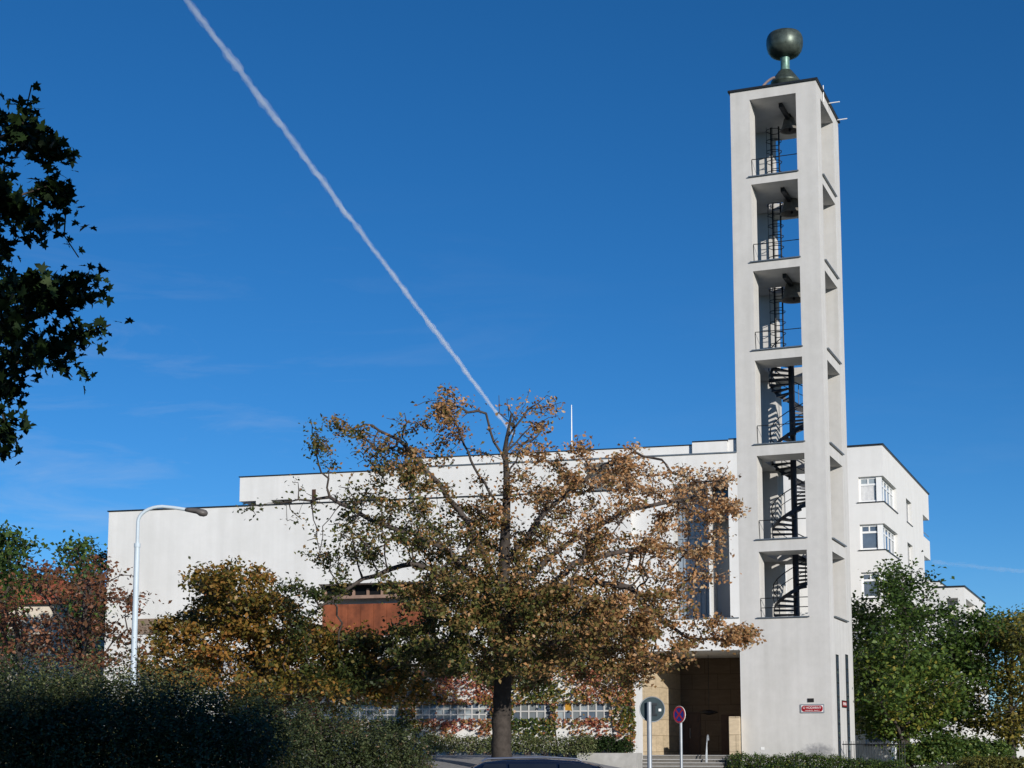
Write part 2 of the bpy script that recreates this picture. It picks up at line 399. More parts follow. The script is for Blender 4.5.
# sheet metal sills on every stage
for s in SILL:
    mb = MB()
    mb.box(PX0-0.12, PX1+0.06, -0.10, 0.35, s+0.003, s+0.05); mb.box(PX0+0.05, PX1-0.05, 0.35, PY0-0.02, s+0.003, s+0.02)
    mb.box(-0.30, 0.10, PY0-0.08, PY1+0.1, s+0.056, s+0.10)
    mb.build('sill', M['zinc'], tower)
# railings in the front and side openings
for k, s in enumerate(SILL):
    mb = MB()
    for z in ((0.95,) if k < 5 else (0.95, 0.5)):
        mb.tube([(PX0+0.03, 0.12, s+z-0.14), (PX0+0.03, 0.16, s+z), (PX0+0.25, 0.2, s+z), (PX1, 0.2, s+z)], 0.022, 6)
    mb.tube([(PX0+0.05, 0.14, s+0.05), (PX0+0.02, 0.14, s+0.9)], 0.018, 6)
    mb.build('railing', M['iron'], tower)
    mb = MB(); mb.tube([(-0.2, PY0, s+0.95), (-0.2, PY0+0.25, s+0.95), (-0.2, PY0+0.3, s+0.8)], 0.016, 6); mb.build('rail_stub', M['iron'], tower)
# narrow glazed slits on the side of the base
for px in (838, 847.5):
    y0, _ = FT.onx(px-1.2, 700); y1, _ = FT.onx(px+1.2, 700)
    zt = FT.onx(px, 655)[1]
    f = MB(); f.box(0.003, 0.03, y0, y1, 0.9, zt)
    wn = f.build('slit_window', M['cap'], tower)
    g = MB()
    for q in range(8):
        za = 0.95+(zt-0.98)*q/8; zb = 0.95+(zt-0.98)*(q+1)/8-0.05
        g.box(0.031, 0.036, y0+0.05, y1-0.05, za, zb)
    g.build('pane', M['pglass'], wn)
# steel ladder with safety hoops, from the third stage to the top
LX, LYY = PX0+0.42, CYT+0.75
mb = MB()
for sx in (-0.2, 0.2): mb.tube([(LX+sx, LYY, SILL[2]), (LX+sx, LYY, OTOP[0]-0.1)], 0.045, 6)
z = SILL[2]+0.3
while z < OTOP[0]-0.2: mb.tube([(LX-0.2, LYY, z), (LX+0.2, LYY, z)], 0.02, 5); z += 0.3
ladder = mb.build('ladder', M['iron'], tower)
mb = MB(); z = SILL[2]+2.2
z = SILL[2]+0.5
while z < OTOP[0]-0.2:
    mb.tube([(LX+0.2, LYY, z), (LX+0.33, LYY-0.12, z), (LX+0.40, LYY-0.35, z), (LX+0.25, LYY-0.62, z), (LX, LYY-0.7, z), (LX-0.25, LYY-0.62, z), (LX-0.38, LYY-0.35, z), (LX-0.2, LYY, z)], 0.02, 5); z += 0.55
for th in (-0.3, 0, 0.3): mb.tube([(LX+th, LYY-0.6, SILL[2]+0.5), (LX+th, LYY-0.6, OTOP[0]-0.3)], 0.014, 5)
mb.build('safety_cage', M['iron'], ladder)
# spiral stair through the three lower stages
SR = 1.1; SZ0, SZ1 = SILL[5], SILL[2]-0.1
mb = MB(); mb.tube([(CXT, CYT, SZ0), (CXT, CYT, SZ1+0.6)], 0.15, 16)
stair = mb.build('spiral_stair', M['stair'], tower)
mb = MB(); rise = 0.205; n = int((SZ1-SZ0)/rise); dth = math.radians(19.5); th0 = math.radians(150)
rail_o, rail_m = [], []
for i in range(n+1):
    a = th0 + i*dth; z = SZ0 + 0.2 + i*rise
    e1 = Vector((math.cos(a), math.sin(a), 0)); e2 = Vector((math.cos(a+dth*1.15), math.sin(a+dth*1.15), 0)); c = Vector((CXT, CYT, z))
    mb.add([c+e1*0.1, c+e1*SR, c+e2*SR, c+e2*0.1, c+e1*0.1+Vector((0,0,-.09)), c+e1*SR+Vector((0,0,-.09)), c+e2*SR+Vector((0,0,-.09)), c+e2*0.1+Vector((0,0,-.09))],
           [(0,1,2,3),(7,6,5,4),(0,4,5,1),(1,5,6,2),(2,6,7,3),(3,7,4,0)])
    rail_o.append(c + e1*SR + Vector((0,0,1.0))); rail_m.append(c + e1*SR + Vector((0,0,0.52)))
mb.build('treads', M['stair'], stair)
mb = MB(); mb.tube(rail_o, 0.026, 6); mb.tube(rail_m, 0.018, 6)
for i in range(0, n, 4): mb.tube([rail_o[i]-Vector((0,0,1.0)), rail_o[i]], 0.02, 5)
# stringer: the outer band below the treads
for i in range(n):
    p, q = rail_o[i]-Vector((0,0,1.02)), rail_o[i+1]-Vector((0,0,1.02)); d = Vector((0,0,-0.2))
    mb.add([p, q, q+d, p+d], [(0,1,2,3)])
mb.build('handrail', M['stair'], stair)
# bell beams under the ceilings of the three top stages
for k in range(3):
    mb = MB(); mb.box(CXT+0.10, CXT+0.28, PY0-0.2, PY1+0.2, OTOP[k]-0.22, OTOP[k]-0.003); mb.build('bell_beam', M['iron'], tower)
# hatch frame and rods on the roof
for a_, b_ in (((0.05, 3.0, ZT-0.02), (0.6, 3.0, ZT-0.02)), ((0.05, 5.3, ZT-0.02), (0.55, 5.3, ZT-0.02)), ((0.06, 1.6, ZT-0.5), (0.06, 1.6, ZT+0.35))):
    mb = MB(); mb.tube([a_, b_], 0.026, 6); mb.build('lightning_rod', M['white'], tower)
mb = MB(); mb.tube([(-TW+0.75+0.9*math.sin(t)*1.0, 1.2, ZT+0.15+0.75*(1-math.cos(t*1.1))) if False else (-TW+0.8+1.1*t, 1.5, ZT+0.15+0.95*math.sin(t*1.5)) for t in np.linspace(0, 1, 9)], 0.06, 8)
mb.build('roof_conduit', M['pink'], tower)
# vent hatch and little plates on the base
def front_plate(name, px0, py0, px1, py1, m, t=0.02, parent=None, M_=None):
    x0, z1 = FT.on(px0, py0); x1, z0 = FT.on(px1, py1)
    b = MB(); b.box(x0, x1, -t, -0.003, z0, z1); return b.build(name, m, parent, M_)
front_plate('vent_hatch', 795.5, 752.5, 811.5, 760, M['conc'], 0.015, tower)
front_plate('small_plate', 760.8, 747, 764.5, 749.8, M['white'], 0.015, tower)

# bells: things hanging from the beams
for k, (py, w) in enumerate(((131.5, 0.46), (214.5, 0.56), (301, 0.62))):
    _, zb = FT.on(787, py, CYT); bx = CXT+0.19
    bell = thing('bell', ['smallest dark bronze bell hanging in the topmost stage of the tower', 'middle bronze bell hanging in the second open stage from the top', 'largest bronze bell hanging in the third stage, lowest of the bells'][k], 'bell', FT.M @ T_((bx, CYT, zb)), 'bells in the tower')
    h = w*1.75; mb = MB()
    mb.lathe([(w*x, h*zz) for x, zz in ((0.90,0.03),(1.0,0.0),(1.0,0.04),(0.88,0.14),(0.76,0.32),(0.66,0.55),(0.58,0.74),(0.46,0.84),(0.22,0.88))], k=28, cap=False)
    mb.lathe([(w*x, h*zz) for x, zz in ((0.90,0.03),(0.78,0.14),(0.68,0.32),(0.58,0.55),(0.48,0.72),(0.22,0.80))], k=28, cap=False)
    mb.build('bell_body', M['bell'], bell, smooth=True)
    top = OTOP[k]-zb-0.23
    mb = MB(); mb.box(-0.16, 0.16, -0.5, 0.5, h*0.88, max(h*0.88+0.12, min(h*0.88+0.3, top))); mb.box(-0.09, 0.09, -0.12, 0.12, h*0.88, max(top, h*0.88+.2))
    mb.build('headstock', M['iron'], bell)
    mb = MB(); mb.tube([(0,0,h*0.8),(0.03,0,h*0.1)], 0.025, 6); mb.lathe([(0.01,-0.08),(0.07,-0.02),(0.07,0.04),(0.01,0.1)], (0.03,0,h*0.05), 12)
    mb.build('clapper', M['iron'], bell)
# chalice on the roof
ch_z = lambda y: FT.on(785, y, CYT)[1]
zr = ZT+0.16
z_top, z_bb, z_st, z_ft = ch_z(27.5)-0.36, ch_z(58.0), ch_z(70.5), ch_z(76)-0.15
chal = thing('chalice', 'giant dark green copper chalice standing on the tower roof', 'sculpture', FT.M @ T_((FT.on(785, 60, CYT)[0], CYT, 0)))
mb = MB(); H = z_top-z_bb; R = 0.915
prof = [(0.18, z_bb)] + [(R*a, z_bb+H*b) for a, b in ((0.50,0.03),(0.76,0.12),(0.91,0.27),(0.98,0.45),(1.0,0.62),(0.985,0.79),(0.93,0.91),(0.86,0.985),(0.82,1.0),(0.78,0.985),(0.82,0.9),(0.84,0.7),(0.7,0.35),(0.3,0.15),(0.02,0.12))]
mb.lathe(prof, k=48, cap=False); mb.build('bowl', M['chalice'], chal, smooth=True)
mb = MB(); mb.lathe([(0.25, z_st-0.3), (0.25, z_st), (0.225, z_st+0.15), (0.225, z_bb-0.05), (0.28, z_bb+0.08)], k=24); mb.build('stem', M['patina'], chal, smooth=True)
mb = MB(); mb.lathe([(0.62, zr), (0.62, z_ft-0.35), (0.74, z_ft-0.28), (0.74, z_ft-0.18), (0.60, z_ft+0.02), (0.34, z_st-0.06), (0.19, z_st+0.02)], k=36); mb.build('foot', M['chalice'], chal, smooth=True)
# Signs on the tower
def text_obj(name, body, size, m, parent, Mt, ext=0.003):
    cu = bpy.data.curves.new(name, 'FONT'); cu.body = body; cu.size = size; cu.align_x = 'CENTER'; cu.align_y = 'CENTER'; cu.extrude = ext
    tmp = bpy.data.objects.new(name+'_src', cu); COL.objects.link(tmp)
    bpy.context.view_layer.update()
    me = bpy.data.meshes.new_from_object(tmp.evaluated_get(bpy.context.evaluated_depsgraph_get()))
    bpy.data.objects.remove(tmp); bpy.data.curves.remove(cu)
    me.materials.clear(); me.materials.append(m)
    o = bpy.data.objects.new(name, me); COL.objects.link(o); o.parent = parent; o.matrix_local = Mt; return o
def rrect(w, h, r, n=6, notch=False):
    pts = []
    for cx, cz, a0 in ((w-r, h-r, 0), (-w+r, h-r, 90), (-w+r, -h+r, 180), (w-r, -h+r, 270)):
        for i in range(n+1):
            a = math.radians(a0+90*i/n); pts.append((cx+r*math.cos(a), cz+r*math.sin(a)))
    return pts
xl, zt_ = FT.on(800.2, 704.2); xr, zb_ = FT.on(824.6, 713)
cx, cz, hw, hh = (xl+xr)/2, (zt_+zb_)/2, (xr-xl)/2, (zt_-zb_)/2
sg = thing('street_sign', 'red street name sign with white lettering on the tower front', 'sign', FT.M @ T_((cx, -0.003, cz)))
mb = MB(); mb.poly([(x, 0, z) for x, z in rrect(hw, hh, 0.04)], (0,-1,0), 0.03); mb.build('backing_frame', M['galv'], sg)
mb = MB(); mb.poly([(x, -0.031, z) for x, z in rrect(hw-0.055, hh-0.055, 0.02)], (0,-1,0), 0.008); mb.build('white_border', M['white'], sg)
mb = MB(); mb.poly([(x, -0.040, z) for x, z in rrect(hw-0.068, hh-0.066, 0.11)], (0,-1,0), 0.006); mb.build('red_panel', M['red'], sg)
RX = Matrix.Rotation(math.pi/2, 4, 'X')
text_obj('street_name', 'U VODÁRNY', 0.145, M['white'], sg, T_((0, -0.049, 0.035)) @ RX)
text_obj('district_name', 'VINOHRADY - PRAHA 3', 0.062, M['white'], sg, T_((0, -0.049, -0.09)) @ RX)
hp = front_plate('number_plate', 807.6, 698.4, 814, 702.2, M['black'], 0.03); hp.matrix_local = FT.M
tag(hp, 'small dark plate fixed above the red street sign', 'plate')
yl, zt2 = FT.onx(841.6, 700.2); yr, zb2 = FT.onx(846.2, 708)
sg2 = thing('street_sign', 'small red sign on the narrow sunlit side of the tower between the slits', 'sign', FT.M @ T_((0.003, (yl+yr)/2, (zt2+zb2)/2)))
hw2, hh2 = (yr-yl)/2, (zt2-zb2)/2
mb = MB(); mb.poly([(0, y, z) for y, z in rrect(hw2, hh2, 0.03)], (1,0,0), 0.03); mb.build('backing_frame', M['black'], sg2)
mb = MB(); mb.poly([(0.031, y, z) for y, z in rrect(hw2-0.05, hh2-0.05, 0.02)], (1,0,0), 0.006); mb.build('red_panel', M['red'], sg2)
text_obj('street_name', 'DYKOVA', 0.20, M['white'], sg2, T_((0.040, 0, 0.0)) @ Matrix.Rotation(math.pi/2, 4, 'Z') @ RX)

# ------------------------------------------------------------------ church body
FC = Frame(TX1-TW, TY0, math.radians(7.0))
GY = 1.38                            # portal floor
s_of = lambda px, y=600, ly=0: FC.on(px, y, ly)[0]
z_of = lambda py, px=700, ly=0: FC.on(px, py, ly)[1]
church = thing('church_building', 'long white plastered modernist church hall left of the bell tower', 'church', FC.M)
sE, sU = s_of(633), s_of(655)
s_led = s_of(412, 465)
z_led, z_par, z_box = z_of(454.5, 700), z_of(446, 660), z_of(441.5, 710)
s_hl = FC.on(109, 511, -0.3)[0]; z_hall = FC.on(300, 504, -0.3)[1]
sr0, sr1, zr0, zr1 = s_of(674), s_of(730.2), z_of(618), z_of(483)
sp0, sp1, zp1 = s_of(637), -0.02, z_of(650.5, 700)
PD = 6.6
sw0, sw1 = FC.on(318, 600, -0.3)[0], FC.on(436, 600, -0.3)[0]
zw0, zw1 = FC.on(380, 636, -0.3)[1], FC.on(380, 582.5, -0.3)[1]
YB = 22.0
REC = 2.4
so0, so2, so3, so1 = s_of(583, 475), s_of(608, 475), s_of(626, 475), min(s_of(650, 475), sE-0.05)  # recess added to stand in for a cast shadow pattern on the upper storey
zo0, zo1 = z_hall+0.02, z_of(462, 610)
def hall_solid(x, y, z):
    if x < sE:                        # hall
        if z > z_hall:
            if so0 < x < so1 and zo0 < z < zo1 and 0 < y < 1.8: return so2 < x < so3 and y > 0.3 and z > zo0+0.2
            return x > s_led and z < z_led and y > 0
        if y < -0.3: return False
        if sw0 < x < sw1 and zw0 < z < zw1 and y < 0.9: return False
        return True
    if y < 0: return False
    if z > z_led: return False
    if sr0 < x < sr1 and zr0 < z < zr1 and y < REC: return False
    if sp0 < x < sp1 and z < zp1 and y < PD: return False
    return True
mb = MB()
mb.voxel([s_hl, sw0, sw1, s_led, so0, so2, so3, so1, sE, sp0, sr0, sr1, sp1, 0.25], [-0.3, 0, 0.3, 0.9, 1.8, REC, PD, YB], [-0.5, zp1, zw0, zw1, zr0, zr1, z_hall, zo0, zo0+0.2, zo1, z_led], hall_solid)
walls = mb.build('walls', M['wall'], church)
# roof edges, ledge, parapet
mb = MB(); mb.box(s_hl-0.06, sE-0.003, -0.38, 0.6, z_hall+0.003, z_hall+0.055); mb.box(s_hl-0.06, s_hl+0.5, 0.6, YB, z_hall+0.003, z_hall+0.055); mb.build('roof_edge', M['cap'], church)
mb = MB(); mb.box(s_led-0.05, -0.005, -0.07, 0.5, z_led+0.003, z_led+0.06); mb.build('ledge', M['zinc'], church)
s_b0, s_b1 = s_of(692, 450), s_of(727, 450)
mb = MB(); mb.box(s_led+0.3, s_b0, 0.25, YB-1, z_led+0.061, z_par); mb.box(s_b0+0.003, s_b1, -0.0+0.05, 4, z_led+0.061, z_box); mb.box(s_b1+0.003, -0.01, 0.2, 4, z_led+0.061, z_par+0.18)
mb.build('parapet', M['wall'], church)
mb = MB(); mb.box(s_led+0.25, s_b0-0.003, 0.20, YB-0.95, z_par+0.003, z_par+0.045); mb.box(s_b0, s_b1+0.04, 0.02, 4.05, z_box+0.003, z_box+0.06); mb.box(s_b1+0.05, -0.01, 0.17, 4, z_par+0.184, z_par+0.24)
mb.build('parapet_cap', M['cap'], church)
# penthouse on the left of the hall roof
LYP = 0.25
sp_l, zp_t = FC.on(240, 477.5, LYP); sp_r = FC.on(413, 470, LYP)[0]
zpb = z_hall
pw = [(FC.on(a, 500, LYP)[0], FC.on(b, 500, LYP)[0], FC.on(a, c, LYP)[1]) for a, b, c in ((240, 256, 501.5), (271, 292, 500), (366, 386, 497))]
def pent_solid(x, y, z):
    for a, b, c in pw:
        if a-0.2 < x < b and z < c and y < LYP+1.2: return False
    return True
mb = MB(); mb.voxel([sp_l]+[q[0] for q in pw if q[0] > sp_l+.01]+[q[1] for q in pw]+[sp_r], [LYP, LYP+1.2, YB-3], [zpb+0.1, zp_t]+[q[2] for q in pw], pent_solid)
mb.build('penthouse', M['wall'], church)
mb = MB(); mb.box(sp_l-0.05, sp_r+0.05, LYP-0.06, YB-2.9, zp_t+0.003, zp_t+0.05); mb.build('penthouse_roof_edge', M['cap'], church)
a0, zz1 = FC.on(312.5, 489.5, LYP); a1, _ = FC.on(316, 490, LYP)
mb = MB(); mb.box(a0, a1, LYP-0.04, LYP-0.003, zpb+0.1, zz1); mb.build('downpipe', M['door'], church)
# the band of clerestory glass over russet panels in the hall wall
zs_ = FC.on(380, 595, 0.3)[1]; zq = FC.on(380, 604, 0.3)[1]
mb = MB(); mb.box(sw0+.003, sw1-.003, 0.62, 0.66, zs_, zw1-.003); clere = mb.build('clerestory_window', mat('clerestory_glass', (0.010, 0.010, 0.011), 0.35, spec=0.1), church)
mb = MB(); n = 8
for i in range(n+1):
    x = sw0+0.06 + (sw1-sw0-0.12)*i/n; mb.box(x-0.06, x+0.06, 0.50, 0.618, zs_, zw1-0.2)
mb.box(sw0+.003, sw1-.003, 0.10, 0.60, zs_-0.16, zs_-0.003)
mb.build('mullions', mat('weathered_timber', (0.26, 0.17, 0.13), 0.7, var=0.2), clere)
mb = MB(); n = 9
for i in range(n):
    a = sw0+.004+(sw1-sw0-.008)*i/n; b_ = sw0+.004+(sw1-sw0-.008)*(i+1)/n-0.015; mb.box(a, b_, 0.30, 0.36, zw0+.003, zs_-0.42)
mb.build('timber_panels', M['wood'], church)
# high recess beside the tower: fin wall, glazing, upper window
fx = s_of(711)
mb = MB(); mb.box(fx-0.08, fx, 0.06, REC-.003, zr0+.003, zr1-.003); mb.build('fin_wall', M['wall'], church)
mb = MB(); mb.box(sr0+.003, fx-0.09, 1.5, 1.54, zr0+.003, zr1-.003); gz = mb.build('recess_glazing', glassmat('recess_glass', (0.20, 0.25, 0.31), 0.12), church)
mb = MB()
for i in range(7):
    x = sr0+0.04+(fx-0.2-sr0-0.06)*i/6; mb.box(x-0.025, x+0.025, 1.44, 1.497, zr0+.003, zr1-.003)
for z in (zr0+1.6, zr0+4.0, zr1-1.6): mb.box(sr0+.01, fx-0.10, 1.42, 1.495, z-0.05, z+0.05)
mb.build('glazing_bars', M['slat'], gz)
mb = MB(); mb.box(fx+.003, sr1-.003, 1.35, 1.39, z_of(517), zr1-.003); uw = mb.build('upper_window', M['dglass'], church)
mb = MB(); zq0 = z_of(517)
for x in (fx+0.05, fx+0.45, sr1-0.05): mb.box(x-0.04, x+0.04, 1.28, 1.347, zq0, zr1-.004)
for z in (zq0+0.04, (zq0+zr1)/2): mb.box(fx+.004, sr1-.004, 1.29, 1.346, z-0.04, z+0.04)
mb.build('window_frame', M['wood'], uw)
mb = MB(); mb.box(sr0-0.08, sr1+0.4, -0.06, 0.06, zr0-0.05, zr0-.003); mb.build('recess_sill', M['zinc'], church)
# portal: stone lining, floor, steps, doors
mb = MB()
JB = 1.0
mb.add([(sp0+.004, 0.02, GY), (sp0+0.05, 0.02, GY), (sp0+JB, PD-.11, GY), (sp0+.004, PD-.11, GY), (sp0+.004, 0.02, zp1-.003), (sp0+0.05, 0.02, zp1-.003), (sp0+JB, PD-.11, zp1-.003), (sp0+.004, PD-.11, zp1-.003)],
       [(0,3,2,1),(4,5,6,7),(0,1,5,4),(1,2,6,5),(2,3,7,6),(3,0,4,7)])
stone_l = mb.build('portal_stone_jamb', M['stone'], church)
mb = MB(); mb.box(sp0+0.003, sp1, PD-0.10, PD-.003, GY, zp1-.003); mb.build('portal_back_wall', M['shade_stone'], church)
mb = MB(); mb.box(sp0-0.5, sp1, -0.4, PD-.003, -0.5, GY); 
for i in range(4): mb.box(sp0+0.2, -0.75, -0.4-0.34*(i+1), -0.4-0.34*i, -0.5, GY-0.15*(i+1)-0.04)
stp_ = mb.build('portal_steps', M['step'], church)
mb = MB()
for i in range(5): mb.box(sp0+(0.17 if i else -0.52), -0.72 if i else sp1, -0.45-0.34*i, -0.12-0.34*i+(PD-.2 if i == 0 else -.003), GY-0.15*i-(0.037 if i else -.003), GY-0.15*i+(0.004 if i else 0.03))
mb.build('stair_treads', M['kerb'], stp_)
def portal_door(pxa, pxb, pyt):
    a, zt = FC.on(pxa, pyt, PD-0.1); b_, _ = FC.on(pxb, pyt, PD-0.1)
    f = MB(); f.box(a-0.07, b_+0.07, PD-0.16, PD-0.103, GY+.003, zt+0.07); fr = f.build('portal_door', M['door'], church)
    g = MB(); m_ = (a+b_)/2
    g.box(a, m_-0.012, PD-0.19, PD-0.163, GY+0.02, zt); g.box(m_+0.012, b_, PD-0.19, PD-0.163, GY+0.02, zt); g.build('door_leaf', M['door'], fr)
    h = MB(); h.tube([(m_+0.09, PD-0.24, GY+0.85), (m_+0.09, PD-0.24, GY+1.35)], 0.02, 6); h.build('handle', M['galv'], fr)
portal_door(678, 699, 714)
portal_door(722.5, 733, 716)
x0, z1 = FC.on(729, 716.5, -0.3)
mb = MB(); mb.box(x0, -0.06, -0.42, 0.25, 0.3, z1); mb.build('stone_pier', M['stone'], church, bevel=0.02)
# shuttered window low on the left of the hall
wa, zt = FC.on(136, 619, -0.3); wb, zb = FC.on(164, 634, -0.3)
mb = MB(); mb.box(wa, wb, -0.36, -0.303, zb, zt); mb.build('shutter', mat('brown_shutter', (0.22, 0.16, 0.12), 0.7, var=0.2), church)
# flag pole on the roof
ap = FC.on(571.5, 405, 2.0); 
mb = MB(); mb.tube([(ap[0], 2.0, z_par), (ap[0], 2.0, (z_par+ap[1])/2), (ap[0], 2.0, ap[1])], [0.035, 0.03, 0.02], 8)
pole = mb.build('roof_mast', M['white'], None, FC.M); tag(pole, 'thin pale mast rising from the church roof behind the big tree', 'mast')
# pendant lantern in the portal
lx, lz = FC.on(709, 712, 4.0)
lan = thing('pendant_lamp', 'dark hanging lantern on a long rod inside the portal', 'lamp', FC.M @ T_((lx, 4.0, 0)))
mb = MB(); mb.tube([(0,0,lz), (0,0,zp1-.003)], 0.015, 6); mb.build('rod', M['iron'], lan)
mb = MB(); mb.lathe([(0.05, lz+0.12), (0.42, lz+0.02), (0.45, lz-0.05), (0.3, lz-0.08), (0.1, lz-0.14)], k=24); mb.build('lamp_shade', M['iron'], lan)
# portal soffit light tint strip
# ------------------------------------------------------------------ low annex with the ribbon windows
LA = -2.2
annex = thing('annex', 'low white single storey annex with ribbon windows under red creeper', 'building', FC.M)
an0, an1 = FC.on(250, 700, LA)[0], FC.on(635.5, 740, LA)[0]
za1 = FC.on(560, 668, LA)[1]
wz0, wz1 = FC.on(540, 720, LA)[1], FC.on(540, 702.5, LA)[1]
rib = [(FC.on(a, 705, LA)[0], FC.on(b, 705, LA)[0]) for a, b in ((286, 303), (318, 401), (415, 493), (512, 553), (556, 612))]
def annex_solid(x, y, z):
    return not any(a < x < b and wz0 < z < wz1 and y < LA+0.3 for a, b in rib)
mb = MB(); mb.voxel([an0, an1]+[q for p in rib for q in p], [LA, LA+0.3, -0.303], [-0.3, wz0, wz1, za1], annex_solid)
mb.build('walls', M['wall'], annex)
mb = MB(); mb.box(an0-0.06, an1+0.06, LA-0.07, -0.305, za1+.003, za1+0.08); mb.build('roof_edge', M['cap'], annex)
random.seed(4)
for a, b in rib:
    n = max(2, round((b-a)/0.36)); rows = 2 if a > rib[2][1] else 2
    rows = 3 if b < rib[3][0] else 2
    f = MB()
    for i in range(n+1):
        x = a+.004+(b-a-.008)*i/n; f.box(max(a+.003, x-0.03), min(b-.003, x+0.03), LA+0.05, LA+0.12, wz0+.003, wz1-.003)
    fr = f.build('ribbon_window', M['gbar'], annex)
    f = MB()
    for j in range(rows+1):
        z = wz0+.004+(wz1-wz0-.008)*j/rows; f.box(a+.004, b-.004, LA+0.055, LA+0.115, max(wz0+.004, z-0.03), min(wz1-.004, z+0.03))
    f.build('glazing_bars', M['gbar'], fr)
    g = MB()
    for i in range(n):
        for j in range(rows):
            xa, xb = a+(b-a)*i/n, a+(b-a)*(i+1)/n; z0, z1_ = wz0+(wz1-wz0)*j/rows, wz0+(wz1-wz0)*(j+1)/rows
            g.cur = random.choice([0, 0, 0, 1, 1, 2]) if random.random() > 0.03 else 3
            tl = random.uniform(-.012, .012)
            g.add([(xa+.004, LA+0.09, z0+.004), (xb-.004, LA+0.09+tl, z0+.004), (xb-.004, LA+0.09-tl, z1_-.004), (xa+.004, LA+0.09+tl/2, z1_-.004)], [(0,1,2,3)])
    if 'pale' not in M:
        M['blk'] = glassmat('grey_block', (0.17, 0.19, 0.20)); M['pale'] = glassmat('pale_pane', (0.30, 0.34, 0.36)); M['amber'] = glassmat('amber_pane', (0.45, 0.24, 0.04))
    g.build('panes', [M['bglass'], M['blk'], M['pale'], M['amber']], fr)
# planter at the portal corner
q0 = FC.on(577, 757, LA-1.6); q1 = FC.on(636, 757, LA-1.6)
mb = MB(); pz = FC.on(600, 753, LA-1.6)[1]
mb.voxel([q0[0], q0[0]+.15, q1[0]-.15, q1[0]], [LA-1.6, LA-1.45, LA-0.15, LA-0.003], [-0.3, pz-0.15, pz], lambda x, y, z: z < pz-0.15 or not (q0[0]+.15 < x < q1[0]-.15 and LA-1.45 < y < LA-0.15))
planter = mb.build('planter', M['conc'], None, FC.M); tag(planter, 'low rectangular concrete planter beside the portal steps', 'planter')
# steel handrail on the portal steps
hx, _ = FC.on(708, 757, -0.5)
hr = thing('handrail', 'thin steel handrail with curved top on the portal steps', 'handrail', FC.M @ T_((hx, -0.5, 0)))
hz = FC.on(707, 735, -0.5)[1]
mb = MB(); mb.tube([(-0.03, -0.55, 0.55), (-0.02, -0.5, hz-0.9), (0.0, -0.3, hz-0.35), (0, -0.1, hz-0.05), (0, 0.02, hz), (0.0, 0.18, hz-0.02), (0.0, 0.24, hz-0.12), (0, 0.24, hz-0.25)], 0.028, 8); mb.build('rail', M['galv'], hr)
mb = MB(); mb.tube([(0, -0.32, 0.85), (0, -0.32, hz-0.42)], 0.024, 8); mb.build('post', M['galv'], hr)

# ------------------------------------------------------------------ apartment block behind the tower
FB = Frame(0, 97.0, 0.0)
bx1, bz = FB.on(882, 445); bx0 = FB.on(748, 447)[0]
FBs = Frame(bx1, 97.0, 0.0)
by1 = FBs.onx(928.2, 496)[0]
flat = thing('apartment_building', 'white flat roofed apartment block with corner windows behind the tower', 'building', FBs.M)
wx = FBs.on(858.5, 490)[0]; wy = FBs.onx(896.5, 490)[0]
storeys = [(FBs.on(883, 475.6)[1], FBs.on(883, 501)[1]), (FBs.on(883.5, 523.4)[1], FBs.on(883.5, 549)[1])]
dz = storeys[0][0]-storeys[1][0]
for i in range(2, 6): storeys.append((storeys[0][0]-dz*i, storeys[0][1]-dz*i))
wy2, wy3 = FBs.onx(906.2, 505)[0], FBs.onx(911.5, 505)[0]
wy4 = FBs.onx(923.3, 530)[0]
dsm = 0.15
def flat_solid(x, y, z):
    for t, b in storeys:
        if b < z < t:
            if (x > wx and y < 0.35) or (x > -0.35 and y < wy): return False
            if x > -0.35 and wy2 < y < wy3: return False
            if x > -1.2 and y > wy4: return False
    return True
mb = MB(); zb_l = [-0.5, bz] + [q for s in storeys for q in s]
mb.voxel([bx0-bx1, wx, -1.2, -0.35, 0], [0, 0.35, wy, wy2, wy3, wy4, by1], zb_l, flat_solid)
mb.build('walls', M['flat'], flat)
mb = MB(); mb.box(bx0-bx1, 0.08, -0.08, by1+0.08, bz+.003, bz+0.10); mb.build('roof_edge', M['cap'], flat)
